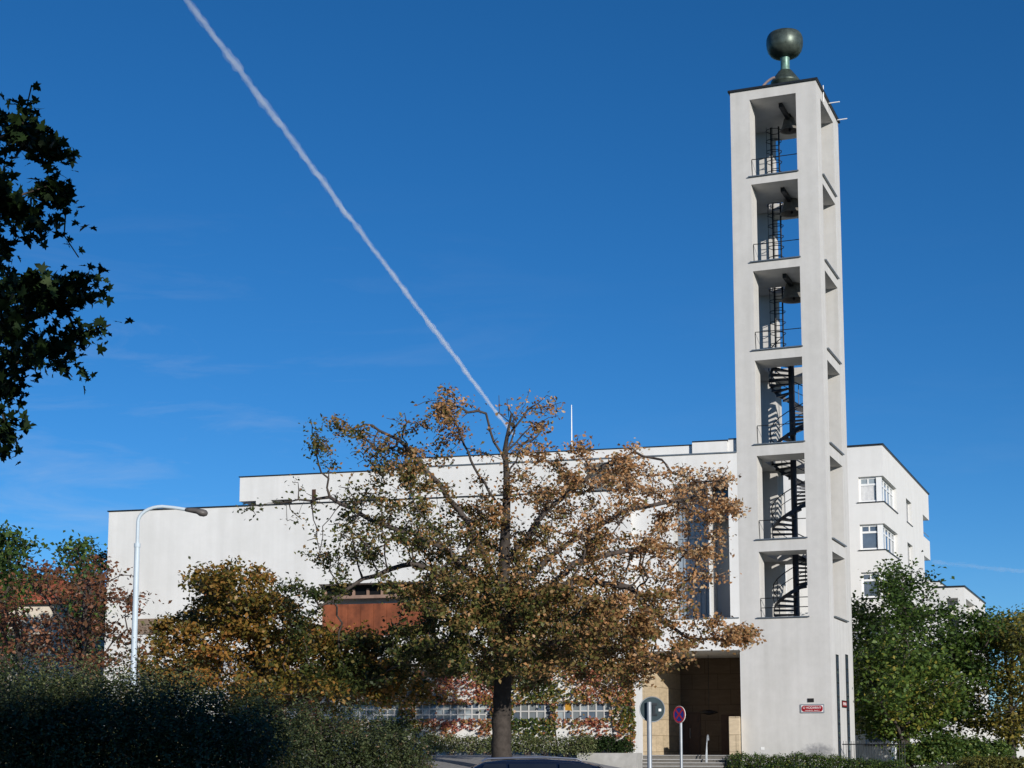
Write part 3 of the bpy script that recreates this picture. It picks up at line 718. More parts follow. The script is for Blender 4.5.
for i, (t, b) in enumerate(storeys):
    if b < 1: continue
    f = MB(); h = t-b; z0, z1 = b+.004, t-.004; zm = b+h*0.70
    f.box(-0.44, -0.14, 0.14, 0.44, z0, z1)                                  # corner post
    f.box(wx+.004, wx+0.12, 0.22, 0.32, z0, z1); f.box((wx-.4)*.5-0.04, (wx-.4)*.5+0.04, 0.22, 0.32, zm, z1)
    for z in (z0+0.06, zm, z1-0.06): f.box(wx+.124, -0.444, 0.225, 0.315, z-0.06, z+0.06)
    for k in range(1, 5):
        y = 0.5+(wy-0.55)*k/4-0.02; f.box(-0.32, -0.22, y-0.07, y+0.07, z0, z1)
    for z in (z0+0.06, zm, z1-0.06): f.box(-0.315, -0.225, 0.525, wy-.004, z-0.05, z+0.05)
    fr = f.build('corner_window', M['frame'], flat)
    g = MB(); g.box(wx+.01, -0.53, 0.26, 0.28, z0+.1, z1-.1); g.box(-0.28, -0.26, 0.53, wy-.01, z0+.1, z1-.1); g.build('pane', M['bglass' if i else 'pale'], fr)
    if i == 0:
        c = MB(); xs = np.linspace(wx+0.1, -0.6, 41)
        vs = [(x, 0.245+0.012*math.sin(j*1.7), z) for z in (z0+.13, zm-0.08) for j, x in enumerate(xs)]
        c.add(vs, [(j, j+1, 41+j+1, 41+j) for j in range(40)]); c.build('curtain', M['curtain'], fr)
    sl = MB(); sl.box(wx-0.1, 0.06, -0.06, 0.2, b-0.06, b-.003); sl.box(-0.2, 0.06, 0.203, wy+0.1, b-0.06, b-.003); sl.build('sill', M['cap'], flat)
    f = MB(); f.box(-0.30, -0.24, wy2+.004, wy3-.004, z0, z1); sm = f.build('narrow_window', M['frame'], flat)
    g = MB(); g.box(-0.238, -0.23, wy2+0.08, wy3-0.08, z0+0.1, z1-0.1); g.build('pane', M['pglass'], sm)
    sl = MB(); sl.box(-0.2, 0.05, wy2-0.05, wy3+0.05, b-0.05, b-.003); sl.build('sill', M['cap'], flat)
    f = MB(); f.box(-1.15, -1.08, wy4+.004, by1-.01, z0, z1); f.box(-0.6, -0.5, by1-0.6, by1-0.5, z0, z1); f.build('loggia_window', M['frame'], flat)
    r = MB(); r.tube([(-0.06, wy4+0.05, b+0.35), (-0.06, by1-0.05, b+0.35)], 0.025, 6); r.build('loggia_rail', M['galv'], flat)
# small roof light on the block
mb = MB(); mb.tube([(-6.6, 0.3, bz+0.1), (-6.6, 0.3, bz+0.55)], 0.03, 6); mb.tube([(-6.5, -0.02, bz-1.0), (-6.5, -0.02, bz+0.2)], 0.04, 6); mb.build('vent_pipe', M['zinc'], flat)

# lower stepped white building further back
FD = Frame(0, 124, 0.0)
dx1, dz1 = FD.on(964, 587); dx0 = FD.on(920, 588)[0]
FDs = Frame(dx1, 124, 0.0); dy1 = FDs.onx(985, 606)[0]
low = thing('apartment_building', 'lower white stepped building with open terrace beyond the green trees', 'building', FDs.M)
za_, zb2_ = FDs.on(950, 598)[1], FDs.on(950, 612)[1]
xo0 = FDs.on(946, 600)[0]; xo1 = FDs.on(958, 600)[0]
yo0, yo1 = FDs.onx(966, 600)[0], FDs.onx(975, 604)[0]
def low_solid(x, y, z):
    if xo0 < x < xo1 and zb2_-2 < z < za_ and y < 2.5: return False
    if x > -0.9 and yo0 < y < yo1 and zb2_-2 < z < za_: return False
    return True
mb = MB(); mb.voxel([dx0-dx1, xo0, xo1, -0.9, 0], [0, yo0, 2.5, yo1, dy1], [-0.5, zb2_-2, za_, dz1], low_solid); mb.build('walls', M['flat'], low)
mb = MB(); mb.box(dx0-dx1, 0.08, -0.08, dy1+0.1, dz1+.003, dz1+0.12); mb.build('roof_edge', M['cap'], low)
x9, z9 = FDs.on(939, 582, 5)
mb = MB(); mb.box(dx0-dx1-4, x9, 5, 14, dz1-1, z9); mb.build('upper_storey', M['flat'], low)
mb = MB(); mb.box(dx0-dx1-4, x9+.06, 4.94, 14.06, z9+.003, z9+.1); mb.build('upper_roof_edge', M['cap'], low)
mb = MB(); mb.box(xo0+.004, xo1-.004, 1.0, 1.05, zb2_-2, za_-1.2); mb.build('window', M['pglass'], low)
mb = MB(); mb.box(-0.5, -0.45, yo0+.01, yo1-.01, zb2_-2, za_-1.5); mb.build('terrace_parapet', M['flat'], low)

# old house with red roof at far left
hp_ = at(5, 700, 95)
FH = Frame(hp_.x, hp_.y, math.radians(14))
hz_e, hz_r = at(40, 601, 95).z, at(20, 573, 95).z
house = thing('house', 'cream house with red tiled roof behind the russet trees at far left', 'house', FH.M)
mb = MB(); mb.box(-14, 4.2, 0, 9, 0, hz_e); mb.build('walls', mat('cream_render', (0.62, 0.55, 0.45), 0.85, var=0.1, streak=0.1), house)
mb = MB(); mb.add([(-14.5, -0.5, hz_e-.2), (4.7, -0.5, hz_e-.2), (4.7, 9.5, hz_e-.2), (-14.5, 9.5, hz_e-.2), (-11, 4.5, hz_r), (1.5, 4.5, hz_r)], [(0,1,5,4),(1,2,5),(2,3,4,5),(3,0,4),(3,2,1,0)]); mb.build('roof', M['roof'], house)
for i in range(6):
    for zz in (1.6, 4.6):
        x = -13+i*2.8; f = MB(); f.box(x, x+1.1, -0.06, -.003, zz, zz+1.6); w_ = f.build('window', M['frame'], house)
        g = MB(); g.box(x+0.1, x+1.0, -0.07, -0.063, zz+.1, zz+1.5); g.build('pane', M['pglass'], w_)

# ------------------------------------------------------------------ street furniture
def ground_at(px, d):
    p = at(px, 700, d); return Vector((p.x, p.y, ground(p.x, p.y)))
# street lamp
lb = ground_at(132.5, 42); ltop = at(150, 506.5, 42).z-lb.z; lend = at(205.5, 513, 42); larm = (at(200, 513, 42)-at(134, 513, 42)).length
lamp = thing('street_lamp', 'tall pale street lamp with curved arm in front of the white hall', 'street lamp', T_(lb) @ Matrix.Rotation(YAW, 4, 'Z'))
mb = MB(); hk = at(134, 545, 42).z-lb.z
mb.tube([(0,0,0.1), (0,0,hk)], [0.085, 0.07], 14); mb.lathe([(0.16,0),(0.16,0.25),(0.1,0.3)], k=14); mb.lathe([(0.085,hk-0.06),(0.085,hk+0.04)], k=14); mb.build('pole', M['lamp'], lamp, smooth=False)
zsh = at(134, 522, 42).z-lb.z
pts = [(0, 0, hk+.04), (0, 0, zsh)]
for t in np.linspace(0, 1, 9)[1:]:
    a = t*math.pi/2; pts.append((0.62*(1-math.cos(a)), 0, zsh+(ltop-zsh)*math.sin(a)))
hl = (at(181, 510, 42)-at(134, 510, 42)).length
pts += [(hl*0.75, 0, ltop-0.03), (hl+0.1, 0, at(184, 510, 42).z-lb.z)]
mb = MB(); mb.tube(pts, 0.045, 10); mb.build('arm', M['lamp'], lamp, smooth=False)
mb = MB(); hz_ = at(184, 510, 42).z-lb.z
secs = [(hl, 0.06, 0.05, 0), (hl+0.12, 0.08, 0.07, -0.01), (hl+0.3, 0.12, 0.085, -0.035), (hl+0.38, 0.15, 0.11, -0.075), (hl+0.48, 0.15, 0.11, -0.09), (hl+0.56, 0.10, 0.08, -0.09), (hl+0.59, 0.03, 0.03, -0.085)]
vs = []; K_ = 12
for x, w, h, o in secs:
    for j in range(K_):
        a = 2*math.pi*j/K_; vs.append((x, w*math.cos(a), hz_+o+h*math.sin(a)*(1.0 if math.sin(a) > 0 else 0.8)))
mb.add(vs, [(i*K_+j, i*K_+(j+1) % K_, (i+1)*K_+(j+1) % K_, (i+1)*K_+j) for i in range(len(secs)-1) for j in range(K_)] + [tuple(range(K_))[::-1], tuple((len(secs)-1)*K_+j for j in range(K_))])
mb.build('lamp_head', M['lhead'], lamp, smooth=True)
# round sign seen from behind
D1 = 50
sb = ground_at(649, D1); sc_ = at(652, 709.3, D1); rr = 12.4*D1/F
sgn = thing('road_sign', 'round road sign seen from its dark back on a grey post', 'road sign', T_(sb) @ Matrix.Rotation(YAW-0.08, 4, 'Z'))
cxs = (sc_-at(649, 709.3, D1)).length; czs = sc_.z-sb.z
mb = MB(); mb.tube([(0,0,0), (0,0,at(649, 702, D1).z-sb.z)], 0.075, 14); mb.build('post', M['galv'], sgn)
mb = MB(); k = 40; mb.poly([(cxs+rr*math.cos(2*math.pi*j/k), 0.10, czs+rr*math.sin(2*math.pi*j/k)) for j in range(k)], (0,1,0), 0.02); mb.build('sign_back', M['signback'], sgn)
mb = MB(); pts = [(cxs+rr*math.cos(2*math.pi*j/k), 0.10, czs+rr*math.sin(2*math.pi*j/k)) for j in range(k+1)]; mb.tube(pts, 0.016, 6, cap=False); mb.build('rim', M['galv'], sgn)
mb = MB()
for z in (czs+0.16, czs-0.16): mb.box(-0.05, cxs+0.16, 0.06, 0.098, z-0.035, z+0.035)
mb.box(cxs+0.02, cxs+0.10, 0.075, 0.099, czs-0.2, czs+0.2); mb.build('bracket', M['cap'], sgn)
mb = MB(); mb.box(cxs+0.2, cxs+0.28, 0.088, 0.098, czs-0.06, czs+0.02); mb.build('sticker', M['white'], sgn)
mb = MB(); k2 = 40; mb.poly([(cxs+rr*.97*math.cos(2*math.pi*j/k), 0.121, czs+rr*.97*math.sin(2*math.pi*j/k)) for j in range(k)], (0,1,0), 0.004); mb.build('sign_face', M['white'], sgn)
# no stopping sign
D2 = 61
nb = ground_at(680.5, D2); nc = at(682.3, 714.6, D2); nr = 8.6*D2/F
ns = thing('road_sign', 'round blue no stopping sign with red ring and cross on slim post', 'road sign', T_(nb) @ Matrix.Rotation(YAW+math.radians(-52), 4, 'Z'))
ncz = nc.z-nb.z
mb = MB(); mb.tube([(0,0,0), (0,0,ncz+0.2)], 0.055, 12); mb.build('post', M['galv'], ns)
k = 40
def disc(name, r0, y0, t, m, rin=None):
    mb = MB()
    if rin is None: mb.poly([(r0*math.cos(2*math.pi*j/k), y0, ncz+r0*math.sin(2*math.pi*j/k)) for j in range(k)], (0,-1,0), t)
    else:
        vs = []
        for y in (y0, y0-t):
            for r_ in (r0, rin): vs += [(r_*math.cos(2*math.pi*j/k), y, ncz+r_*math.sin(2*math.pi*j/k)) for j in range(k)]
        fs = []
        for j in range(k):
            n_ = (j+1) % k
            fs += [(2*k+j, 2*k+n_, 3*k+n_, 3*k+j), (j, k+j, k+n_, n_), (j, n_, 2*k+n_, 2*k+j), (k+j, 3*k+j, 3*k+n_, k+n_)]
        mb.add(vs, fs)
    return mb.build(name, m, ns)
disc('plate', nr, -0.06, 0.02, M['white']); disc('blue_field', nr*0.84, -0.081, 0.003, M['rblue']); disc('red_ring', nr*0.96, -0.0845, 0.003, M['rred'], nr*0.78)
mb = MB()
for sg_ in (1, -1):
    c, s_ = math.cos(math.pi/4), math.sin(math.pi/4)*sg_
    mb.obox((0, -0.0865-0.002*(sg_ > 0), ncz), (nr*0.8*c, 0, nr*0.8*s_), (-nr*0.10*s_, 0, nr*0.10*c), (0, 0.001, 0))
mb.build('red_cross', M['rred'], ns)
# iron fence on the right of the tower
fa = FT.w(0.3, 2.5, 0); 
fen = thing('fence', 'low black iron railing between the tower and the green trees', 'fence', FT.M @ T_((0.15, 1.5, 0)))
mb = MB(); fz = FT.on(870, 741, 1.5)[1]; g0 = 0.7
for z in (g0+0.15, fz-0.15): mb.tube([(0,0,z), (2.9,0,z)], 0.025, 6)
for i in range(24): mb.tube([(0.06+i*0.12, 0, g0+0.1), (0.06+i*0.12, 0, fz)], 0.012, 5)
mb.build('railing', M['iron'], fen)
mb = MB(); mb.box(-0.05, 2.95, -0.15, 0.15, -0.2, g0+0.1); mb.build('plinth', M['conc'], fen)

# ------------------------------------------------------------------ parked car
car_p = rd(0.95, 32.5); cz0 = ground(car_p.x, car_p.y)+0.03
car = thing('parked_car', 'dark blue estate car parked under the big tree, only its roof showing', 'car', T_((car_p.x, car_p.y, cz0)) @ Matrix.Rotation(YAW+math.radians(1.5), 4, 'Z'))
def car_sec(x, zl, zh, hw, tw):
    pts = []
    for (y, z) in ((-hw*0.88, zl), (-hw, zl+0.12), (-hw*1.0, (zl+zh)*0.5), (-hw*0.97, zh-0.10), (-tw, zh), (-tw*0.5, zh+0.02), (0, zh+0.025), (tw*0.5, zh+0.02), (tw, zh), (hw*0.97, zh-0.10), (hw*1.0, (zl+zh)*0.5), (hw, zl+0.12), (hw*0.88, zl)): pts.append((x, y, z))
    return pts
def loft(secs, name, m, parent, smooth=True):
    mb = MB(); vs = [p for s in secs for p in s]; n = len(secs[0])
    fs = [(i*n+j, (i+1)*n+j, (i+1)*n+(j+1) % n, i*n+(j+1) % n) for i in range(len(secs)-1) for j in range(n)]
    fs += [tuple(range(n)), tuple((len(secs)-1)*n+j for j in range(n))[::-1]]
    mb.add(vs, fs); return mb.build(name, m, parent, smooth=smooth)
body = loft([car_sec(x, zl, zh, hw, tw) for x, zl, zh, hw, tw in ((-2.28,.42,.72,.70,.6),(-2.22,.30,.86,.82,.74),(-2.0,.22,.93,.88,.80),(-1.2,.2,.95,.90,.82),(0,.2,.95,.90,.82),(0.9,.2,.95,.90,.8),(1.5,.22,.88,.88,.74),(2.0,.25,.78,.84,.66),(2.2,.3,.68,.76,.58),(2.26,.36,.58,.66,.5))], 'body', M['carpaint'], car)
ROOF = 1.46
cab = []
for x, z, w in ((-2.05,.95,.76),(-1.75,1.30,.68),(-1.5,1.415,.62),(-1.1,1.455,.60),(-0.3,ROOF+.01,.60),(0.35,1.43,.60),(0.75,1.33,.64),(1.35,.93,.74)):
    cab.append([(x,-0.80,.93),(x,-w-.04,.93+(z-.93)*.6),(x,-w,z-.03),(x,-w*.6,z),(x,0,z+.012),(x,w*.6,z),(x,w,z-.03),(x,w+.04,.93+(z-.93)*.6),(x,0.80,.93)])
loft(cab, 'cabin_roof', M['carpaint'], car)
mb = MB()
for sd in (-1, 1):
    for x0, x1 in ((-1.75,-1.08),(-1.02,-0.1),(-0.04,0.82)):
        ya, yb = sd*0.808, sd*0.668
        mb.add([(x0, ya, 0.98), (x1, ya, 0.98), (min(x1, 0.55), yb, 1.38), (max(x0, -1.5), yb, 1.38)], [(0,1,2,3)])
mb.build('side_window', M['dglass'], car)
mb = MB(); mb.add([(1.36,-.66,.97),(1.36,.66,.97),(.74,.60,1.36),(.74,-.60,1.36)], [(0,1,2,3)]); mb.build('windscreen', M['dglass'], car)
mb = MB(); mb.add([(-2.08,-.66,.99),(-2.08,.66,.99),(-1.74,.6,1.32),(-1.74,-.6,1.32)], [(0,3,2,1)]); mb.build('rear_window', M['dglass'], car)
for sd in (-1, 1):
    mb = MB(); mb.tube([(-1.55, sd*.58, 1.42), (-1.45, sd*.58, 1.475), (-.3, sd*.58, 1.505), (.3, sd*.58, 1.475), (.4, sd*.58, 1.43)], 0.018, 8); mb.build('roof_rail', M['alloy'], car)
    mb = MB(); mb.obox((2.1, sd*.58, .66), (.1,0,-.02), (0,.16,0), (0.01,0,.07)); mb.build('headlight', M['pale'], car)
    mb = MB(); mb.obox((-2.2, sd*.68, .8), (.06,0,0), (0,.1,0), (0,0,.1)); mb.build('tail_light', M['rred'], car)
    mb = MB(); mb.obox((.85, sd*.98, 1.0), (.06,0,0), (0,.09,0), (0,0,.06)); mb.build('wing_mirror', M['carpaint'], car)
    for x in (-1.35, 1.38):
        W0 = T_((x, sd*.82, .31)) @ Matrix.Rotation(math.pi/2, 4, 'X')
        w_ = MB(); w_.lathe([(.2,-.1),(.29,-.1),(.315,-.07),(.315,.07),(.29,.1),(.2,.1)], k=28, cap=False); wh = w_.build('wheel', M['rubber'], car, W0, smooth=True)
        w_ = MB(); w_.lathe([(.02,-.06),(.2,-.085),(.21,-.05),(.21,.05),(.2,.085),(.02,.06)], k=28); w_.build('rim', M['alloy'], wh, smooth=False)

# ------------------------------------------------------------------ plants
def leaf_obj(name, P, size, tint, m, parent, rng, shape='rhomb', up=0.5, out=None, aspect=0.34):
    n = len(P)
    nrm = rng.normal(size=(n, 3)); nrm /= np.linalg.norm(nrm, axis=1)[:, None]
    nrm[:, 2] = np.abs(nrm[:, 2])*1.0 + up*rng.random(n)
    if out is not None: nrm += out
    nrm /= np.linalg.norm(nrm, axis=1)[:, None]
    t = rng.normal(size=(n, 3)); t -= nrm*(t*nrm).sum(1)[:, None]; t /= np.linalg.norm(t, axis=1)[:, None]
    b = np.cross(nrm, t)
    if shape == 'rhomb':
        L2 = [(-0.5, 0, 0), (0.02, aspect, 0.10), (0.5, 0, -0.05), (0.02, -aspect, 0.10)]
    elif shape == 'maple':
        L2 = [(-0.42,0.0,0),(-0.30,0.10,.02),(-0.36,0.40,0.08),(-0.12,0.30,.05),(0.10,0.52,0.08),(0.08,0.18,.02),(0.26,0.20,.03),(0.55,0.0,-.08),(0.26,-0.20,.03),(0.08,-0.18,.02),(0.10,-0.52,.08),(-0.12,-0.30,.05),(-0.36,-0.40,.08),(-0.30,-0.10,.02)]
    else:   # palmate cluster, five leaflets
        L2 = [(-0.1,0.03,0),(-0.12,0.45,-.1),(0.05,0.22,.02),(0.32,0.42,-.08),(0.22,0.1,.02),(0.55,0,-.1),(0.22,-0.1,.02),(0.32,-0.42,-.08),(0.05,-0.22,.02),(-0.12,-0.45,-.1),(-0.1,-0.03,0)]
    L2 = np.array(L2); k = len(L2)
    V = P[:, None, :] + size[:, None, None]*(L2[None, :, 0, None]*t[:, None, :] + L2[None, :, 1, None]*b[:, None, :] + L2[None, :, 2, None]*nrm[:, None, :])
    V = V.reshape(-1, 3)
    me = bpy.data.meshes.new(name); me.vertices.add(n*k); me.vertices.foreach_set('co', V.ravel().astype(np.float32))
    me.loops.add(n*k); me.loops.foreach_set('vertex_index', np.arange(n*k, dtype=np.int32))
    me.polygons.add(n); me.polygons.foreach_set('loop_start', np.arange(0, n*k, k, dtype=np.int32)); me.polygons.foreach_set('loop_total', np.full(n, k, dtype=np.int32))
    me.update(calc_edges=True)
    a = me.attributes.new('tint', 'FLOAT', 'POINT'); a.data.foreach_set('value', np.repeat(np.clip(tint, 0, 1), k).astype(np.float32))
    me.materials.append(m)
    o = bpy.data.objects.new(name, me); COL.objects.link(o); o.parent = parent
    return o
def tubes_obj(name, A, B, ra, rb, m, parent, k):
    n = len(A); d = B-A; ln = np.linalg.norm(d, axis=1)[:, None]; d = d/np.maximum(ln, 1e-6)
    h = np.where(np.abs(d[:, 2:3]) > 0.8, np.array([[1., 0, 0]]), np.array([[0, 0, 1.]]))
    u = np.cross(d, h); u /= np.linalg.norm(u, axis=1)[:, None]; v = np.cross(d, u)
    th = np.arange(k)*2*math.pi/k
    ring = np.cos(th)[None, :, None]*u[:, None, :] + np.sin(th)[None, :, None]*v[:, None, :]
    V0 = A[:, None, :]-d[:, None, :]*0.3*ra[:, None, None] + ring*ra[:, None, None]; V1 = B[:, None, :] + d[:, None, :]*0.3*rb[:, None, None] + ring*rb[:, None, None]
    V = np.concatenate([V0, V1], 1).reshape(-1, 3)
    base = (np.arange(n)*2*k)[:, None]; j = np.arange(k); jn = (j+1) % k
    Fq = np.stack([base+j, base+jn, base+k+jn, base+k+j], -1).reshape(-1, 4)
    return V, Fq
def branch_mesh(name, parts, m, parent):
    V = []; Fs = []; o = 0
    for v, f in parts: V.append(v); Fs.append(f+o); o += len(v)
    V = np.concatenate(V); Fs = np.concatenate(Fs)
    me = bpy.data.meshes.new(name); me.vertices.add(len(V)); me.vertices.foreach_set('co', V.ravel().astype(np.float32))
    me.loops.add(Fs.size); me.loops.foreach_set('vertex_index', Fs.ravel().astype(np.int32))
    me.polygons.add(len(Fs)); me.polygons.foreach_set('loop_start', np.arange(0, Fs.size, 4, dtype=np.int32)); me.polygons.foreach_set('loop_total', np.full(len(Fs), 4, dtype=np.int32))
    me.update(calc_edges=True); me.materials.append(m)
    me.polygons.foreach_set('use_smooth', np.ones(len(Fs), bool))
    ob = bpy.data.objects.new(name, me); COL.objects.link(ob); ob.parent = parent; return ob
def grow(trunk, A, step, kill, rng, iters=160, droop=0.0, limbs=()):
    """branches grow from the trunk and limb polylines towards attraction points A"""
    nodes = [np.array(trunk[0], float)]; par = [-1]
    def lay(poly, last, jit=0.10):
        for a, b in zip(poly[:-1], poly[1:]):
            a, b = np.array(a, float), np.array(b, float); m = max(1, int(np.linalg.norm(b-a)/step))
            for i in range(1, m+1):
                nodes.append(a+(b-a)*i/m + rng.normal(size=3)*step*jit); par.append(last); last = len(nodes)-1
    lay(trunk, 0, 0.035); nt_ = len(nodes)
    for lb in limbs:
        P = np.array(nodes); q = int(np.linalg.norm(P-np.array(lb[0], float), axis=1).argmin())
        lay([nodes[q]]+[tuple(x) for x in lb[1:]], q)
    N = np.array(nodes); A = A.copy()
    d0 = nt_//3 if not limbs else int(nt_*0.6)
    D = np.linalg.norm(A[:, None]-N[None, d0:], axis=2); near = D.argmin(1)+d0; dist = D.min(1)
    alive = np.ones(len(A), bool); cnt = {}
    for it in range(iters):
        idx = np.where(alive)[0]
        if len(idx) == 0: break
        dirv = np.zeros((len(N), 3)); v = A[idx]-N[near[idx]]; v /= np.maximum(np.linalg.norm(v, axis=1), 1e-6)[:, None]
        np.add.at(dirv, near[idx], v)
        gs = np.unique(near[idx]); gs = np.array([g for g in gs if cnt.get(g, 0) < 4])
        if len(gs) == 0: break
        dv = dirv[gs]; dv /= np.maximum(np.linalg.norm(dv, axis=1), 1e-6)[:, None]
        dv += rng.normal(size=dv.shape)*0.22; dv[:, 2] -= droop; dv /= np.linalg.norm(dv, axis=1)[:, None]
        new = N[gs]+dv*step; base = len(N)
        for g in gs: cnt[g] = cnt.get(g, 0)+1
        N = np.concatenate([N, new]); par += list(gs)
        D = np.linalg.norm(A[idx][:, None]-new[None], axis=2); mn = D.min(1); am = D.argmin(1)+base
        upd = mn < dist[idx]; dist[idx[upd]] = mn[upd]; near[idx[upd]] = am[upd]
        alive[idx[dist[idx] < kill]] = False
    return N, np.array(par)
def tree(name, label, trunk, A, step, kill, tr, spec, seed, leaf, lm, bark, group=None, cat='tree', droop=0.0, tip=0.009, dens=None, tintf=None, shape='rhomb', expo=2.1, up=0.5, aspect=0.34, limbs=(), ntw=2):
    """leaf = (leaves per twig node, size, spread)"""
    rng = np.random.default_rng(seed)
    base = Vector(trunk[0]); root = thing(name, label, cat, T_(base), group)
    b0 = np.array(base)
    if not limbs: limbs = auto_limbs(trunk, A, 12, np.random.default_rng(seed+500))
    N, par = grow(trunk, A, step, kill, rng, droop=droop, limbs=limbs)
    n = len(N); w = np.zeros(n); nch = np.bincount(par[1:], minlength=n)
    w[nch == 0] = tip**expo
    for i in range(n-1, 0, -1): w[par[i]] += w[i]
    r = w**(1/expo); r = tip + (tr-tip)*np.clip((r-tip)/(r[0]-tip), 0, 1)**1.0
    N0 = N-b0
    ra, rb = r[par[1:]].copy(), r[1:].copy()
    # a child never starts thicker than needed where it leaves a thick limb
    ra = np.minimum(ra, rb*1.6+0.004)
    A_, B_ = N0[par[1:]], N0[1:]
    big = rb > 0.05*max(1, tr/0.3)
    # the stem tapers steadily with height
    ht = np.linalg.norm(np.array(trunk[-1])-np.array(trunk[0])); nst = sum(max(1, int((Vector(b)-Vector(a)).length/step)) for a, b in zip(trunk[:-1], trunk[1:]))
    chain = np.arange(1, n) <= nst
    cap = tr*(1-0.90*np.clip(np.arange(n)/max(1, nst), 0, 1)**1.6)
    ra[chain] = cap[par[1:]][chain]; rb[chain] = cap[1:][chain]
    # flare at the foot
    hgt = np.minimum(A_[:, 2], 1.2)/1.2
    ra = np.where(chain, ra*(1+0.35*(1-np.clip(hgt, 0, 1))**2), ra); hb = np.minimum(B_[:, 2], 1.2)/1.2; rb2 = np.where(chain, rb*(1+0.35*(1-np.clip(hb, 0, 1))**2), rb)
    branch_mesh('trunk', [tubes_obj('', A_[chain], B_[chain], ra[chain], rb2[chain], None, None, 12)], bark[0], root)
    parts = []
    s1 = ~chain & big; s2 = ~chain & ~big
    if s1.any(): parts.append(tubes_obj('', A_[s1], B_[s1], ra[s1], rb[s1], None, None, 7))
    if s2.any(): parts.append(tubes_obj('', A_[s2], B_[s2], ra[s2], rb[s2], None, None, 4))
    branch_mesh('branches', parts, bark[1], root)
    # foliage at the thin twigs
    if leaf:
        per, size, spread = leaf
        tw = np.where((r < tip*spec) & (np.arange(n) > 3))[0]
        k = per*np.where(rng.random(len(tw)) < 0.34, 0.12, rng.gamma(2.2, 0.75, len(tw)))
        if dens is not None: k = k*dens(N[tw])
        cntl = np.floor(k + rng.random(len(tw))).astype(int)
        idx = np.repeat(tw, cntl)
        f = rng.random(len(idx))[:, None]
        P = N0[idx]*(1-f)+N0[par[idx]]*f + rng.normal(size=(len(idx), 3))*spread*np.array([1, 1, 0.6])
        sz = size*rng.uniform(0.6, 1.25, len(P))
        tn = (tintf(P+b0, rng) if tintf else rng.random(len(P)))
        leaf_obj('crown', P, sz, tn, lm, root, rng, shape, up, None, aspect)
    return root
def clump_pts(clumps, d0, rng, cx, cy, rx, ry, depth, per=1.0):
    """attraction points from crown masses: (px, py, radius x, radius y, how many)"""
    out = []
    for px, py, a, b, n in clumps:
        n = int(n*per); u = rng.normal(size=(n, 2)); u /= np.linalg.norm(u, axis=1)[:, None]; u *= np.sqrt(rng.random(n))[:, None]
        q = max(0.12, 1-((px-cx)/rx)**2-((py-cy)/ry)**2)**0.5
        nd = max(1, int(n/18)); cd = rng.uniform(-1, 1, nd)*depth*q
        for i in range(n):
            dd = d0 + cd[i % nd] + rng.normal()*0.5
            out.append(at(px+u[i, 0]*a, py+u[i, 1]*b, d0) - rd(0, 0) + rd(0, dd-d0))
    return np.array([tuple(p) for p in out])
def auto_limbs(trunk, A, n, rng, drop=0.75):
    """rising limbs from the stem towards n spread out targets in the crown"""
    T0, T1 = np.array(trunk[0], float), np.array(trunk[-1], float); H = T1[2]-T0[2]; out = []
    tg = [A[rng.integers(len(A))]]
    while len(tg) < n:
        c = A[rng.integers(len(A), size=40)]; dmin = np.min(np.linalg.norm(c[:, None]-np.array(tg)[None], axis=2), 1); tg.append(c[dmin.argmax()])
    for e in tg:
        st = T0+(T1-T0)*min(1, max(.3, (e[2]-T0[2])/H-0.45)); hor = np.linalg.norm((e-st)[:2])
        m1 = st+(e-st)*np.array([.3, .3, .42])+rng.normal(size=3)*.12*hor*.3; m2 = st+(e-st)*np.array([.66, .66, .78])+rng.normal(size=3)*.12*hor*.3
        out.append([tuple(st), tuple(m1), tuple(m2), tuple(st+(e-st)*.95)])
    return out
def blob_pts(c, rad, n, rng, shell=0.0):
    u = rng.normal(size=(n, 3)); u /= np.linalg.norm(u, axis=1)[:, None]
    return np.array(c) + u*np.array(rad)*(rng.random(n)**(1/3)*(1-shell)+shell)[:, None]
# patchy hue so neighbouring sprays differ
def patch(P, s, ph):
    return 0.5+0.5*np.sin(P[:, 0]*s+ph)*np.sin(P[:, 1]*s*1.13+ph*2)*np.sin(P[:, 2]*s*1.3+ph*3)

AUT = leafmat('autumn_leaf', [(0.0, (0.030, 0.046, 0.012)), (0.25, (0.105, 0.12, 0.028)), (0.45, (0.24, 0.165, 0.06)), (0.65, (0.42, 0.21, 0.085)), (0.85, (0.54, 0.30, 0.14)), (1.0, (0.60, 0.45, 0.27))], 0.3)
GOLD = leafmat('golden_leaf', [(0.0, (0.028, 0.04, 0.009)), (0.3, (0.12, 0.11, 0.018)), (0.55, (0.26, 0.155, 0.034)), (0.8, (0.42, 0.20, 0.05)), (1.0, (0.36, 0.13, 0.04))], 0.3)
RUS = leafmat('russet_leaf', [(0.0, (0.05, 0.05, 0.018)), (0.3, (0.13, 0.065, 0.03)), (0.7, (0.24, 0.09, 0.045)), (1.0, (0.34, 0.17, 0.09))], 0.3)
GRN = leafmat('green_leaf', [(0.0, (0.018, 0.040, 0.010)), (0.5, (0.064, 0.115, 0.022)), (0.85, (0.15, 0.21, 0.038)), (1.0, (0.28, 0.24, 0.04))], 0.3)
YGR = leafmat('yellow_green_leaf', [(0.0, (0.05, 0.065, 0.015)), (0.5, (0.15, 0.15, 0.03)), (1.0, (0.34, 0.24, 0.05))], 0.3)
DGR = leafmat('dark_green_leaf', [(0.0, (0.008, 0.018, 0.006)), (0.6, (0.018, 0.036, 0.010)), (1.0, (0.036, 0.058, 0.014))], 0.06, 0.6, 0.15)
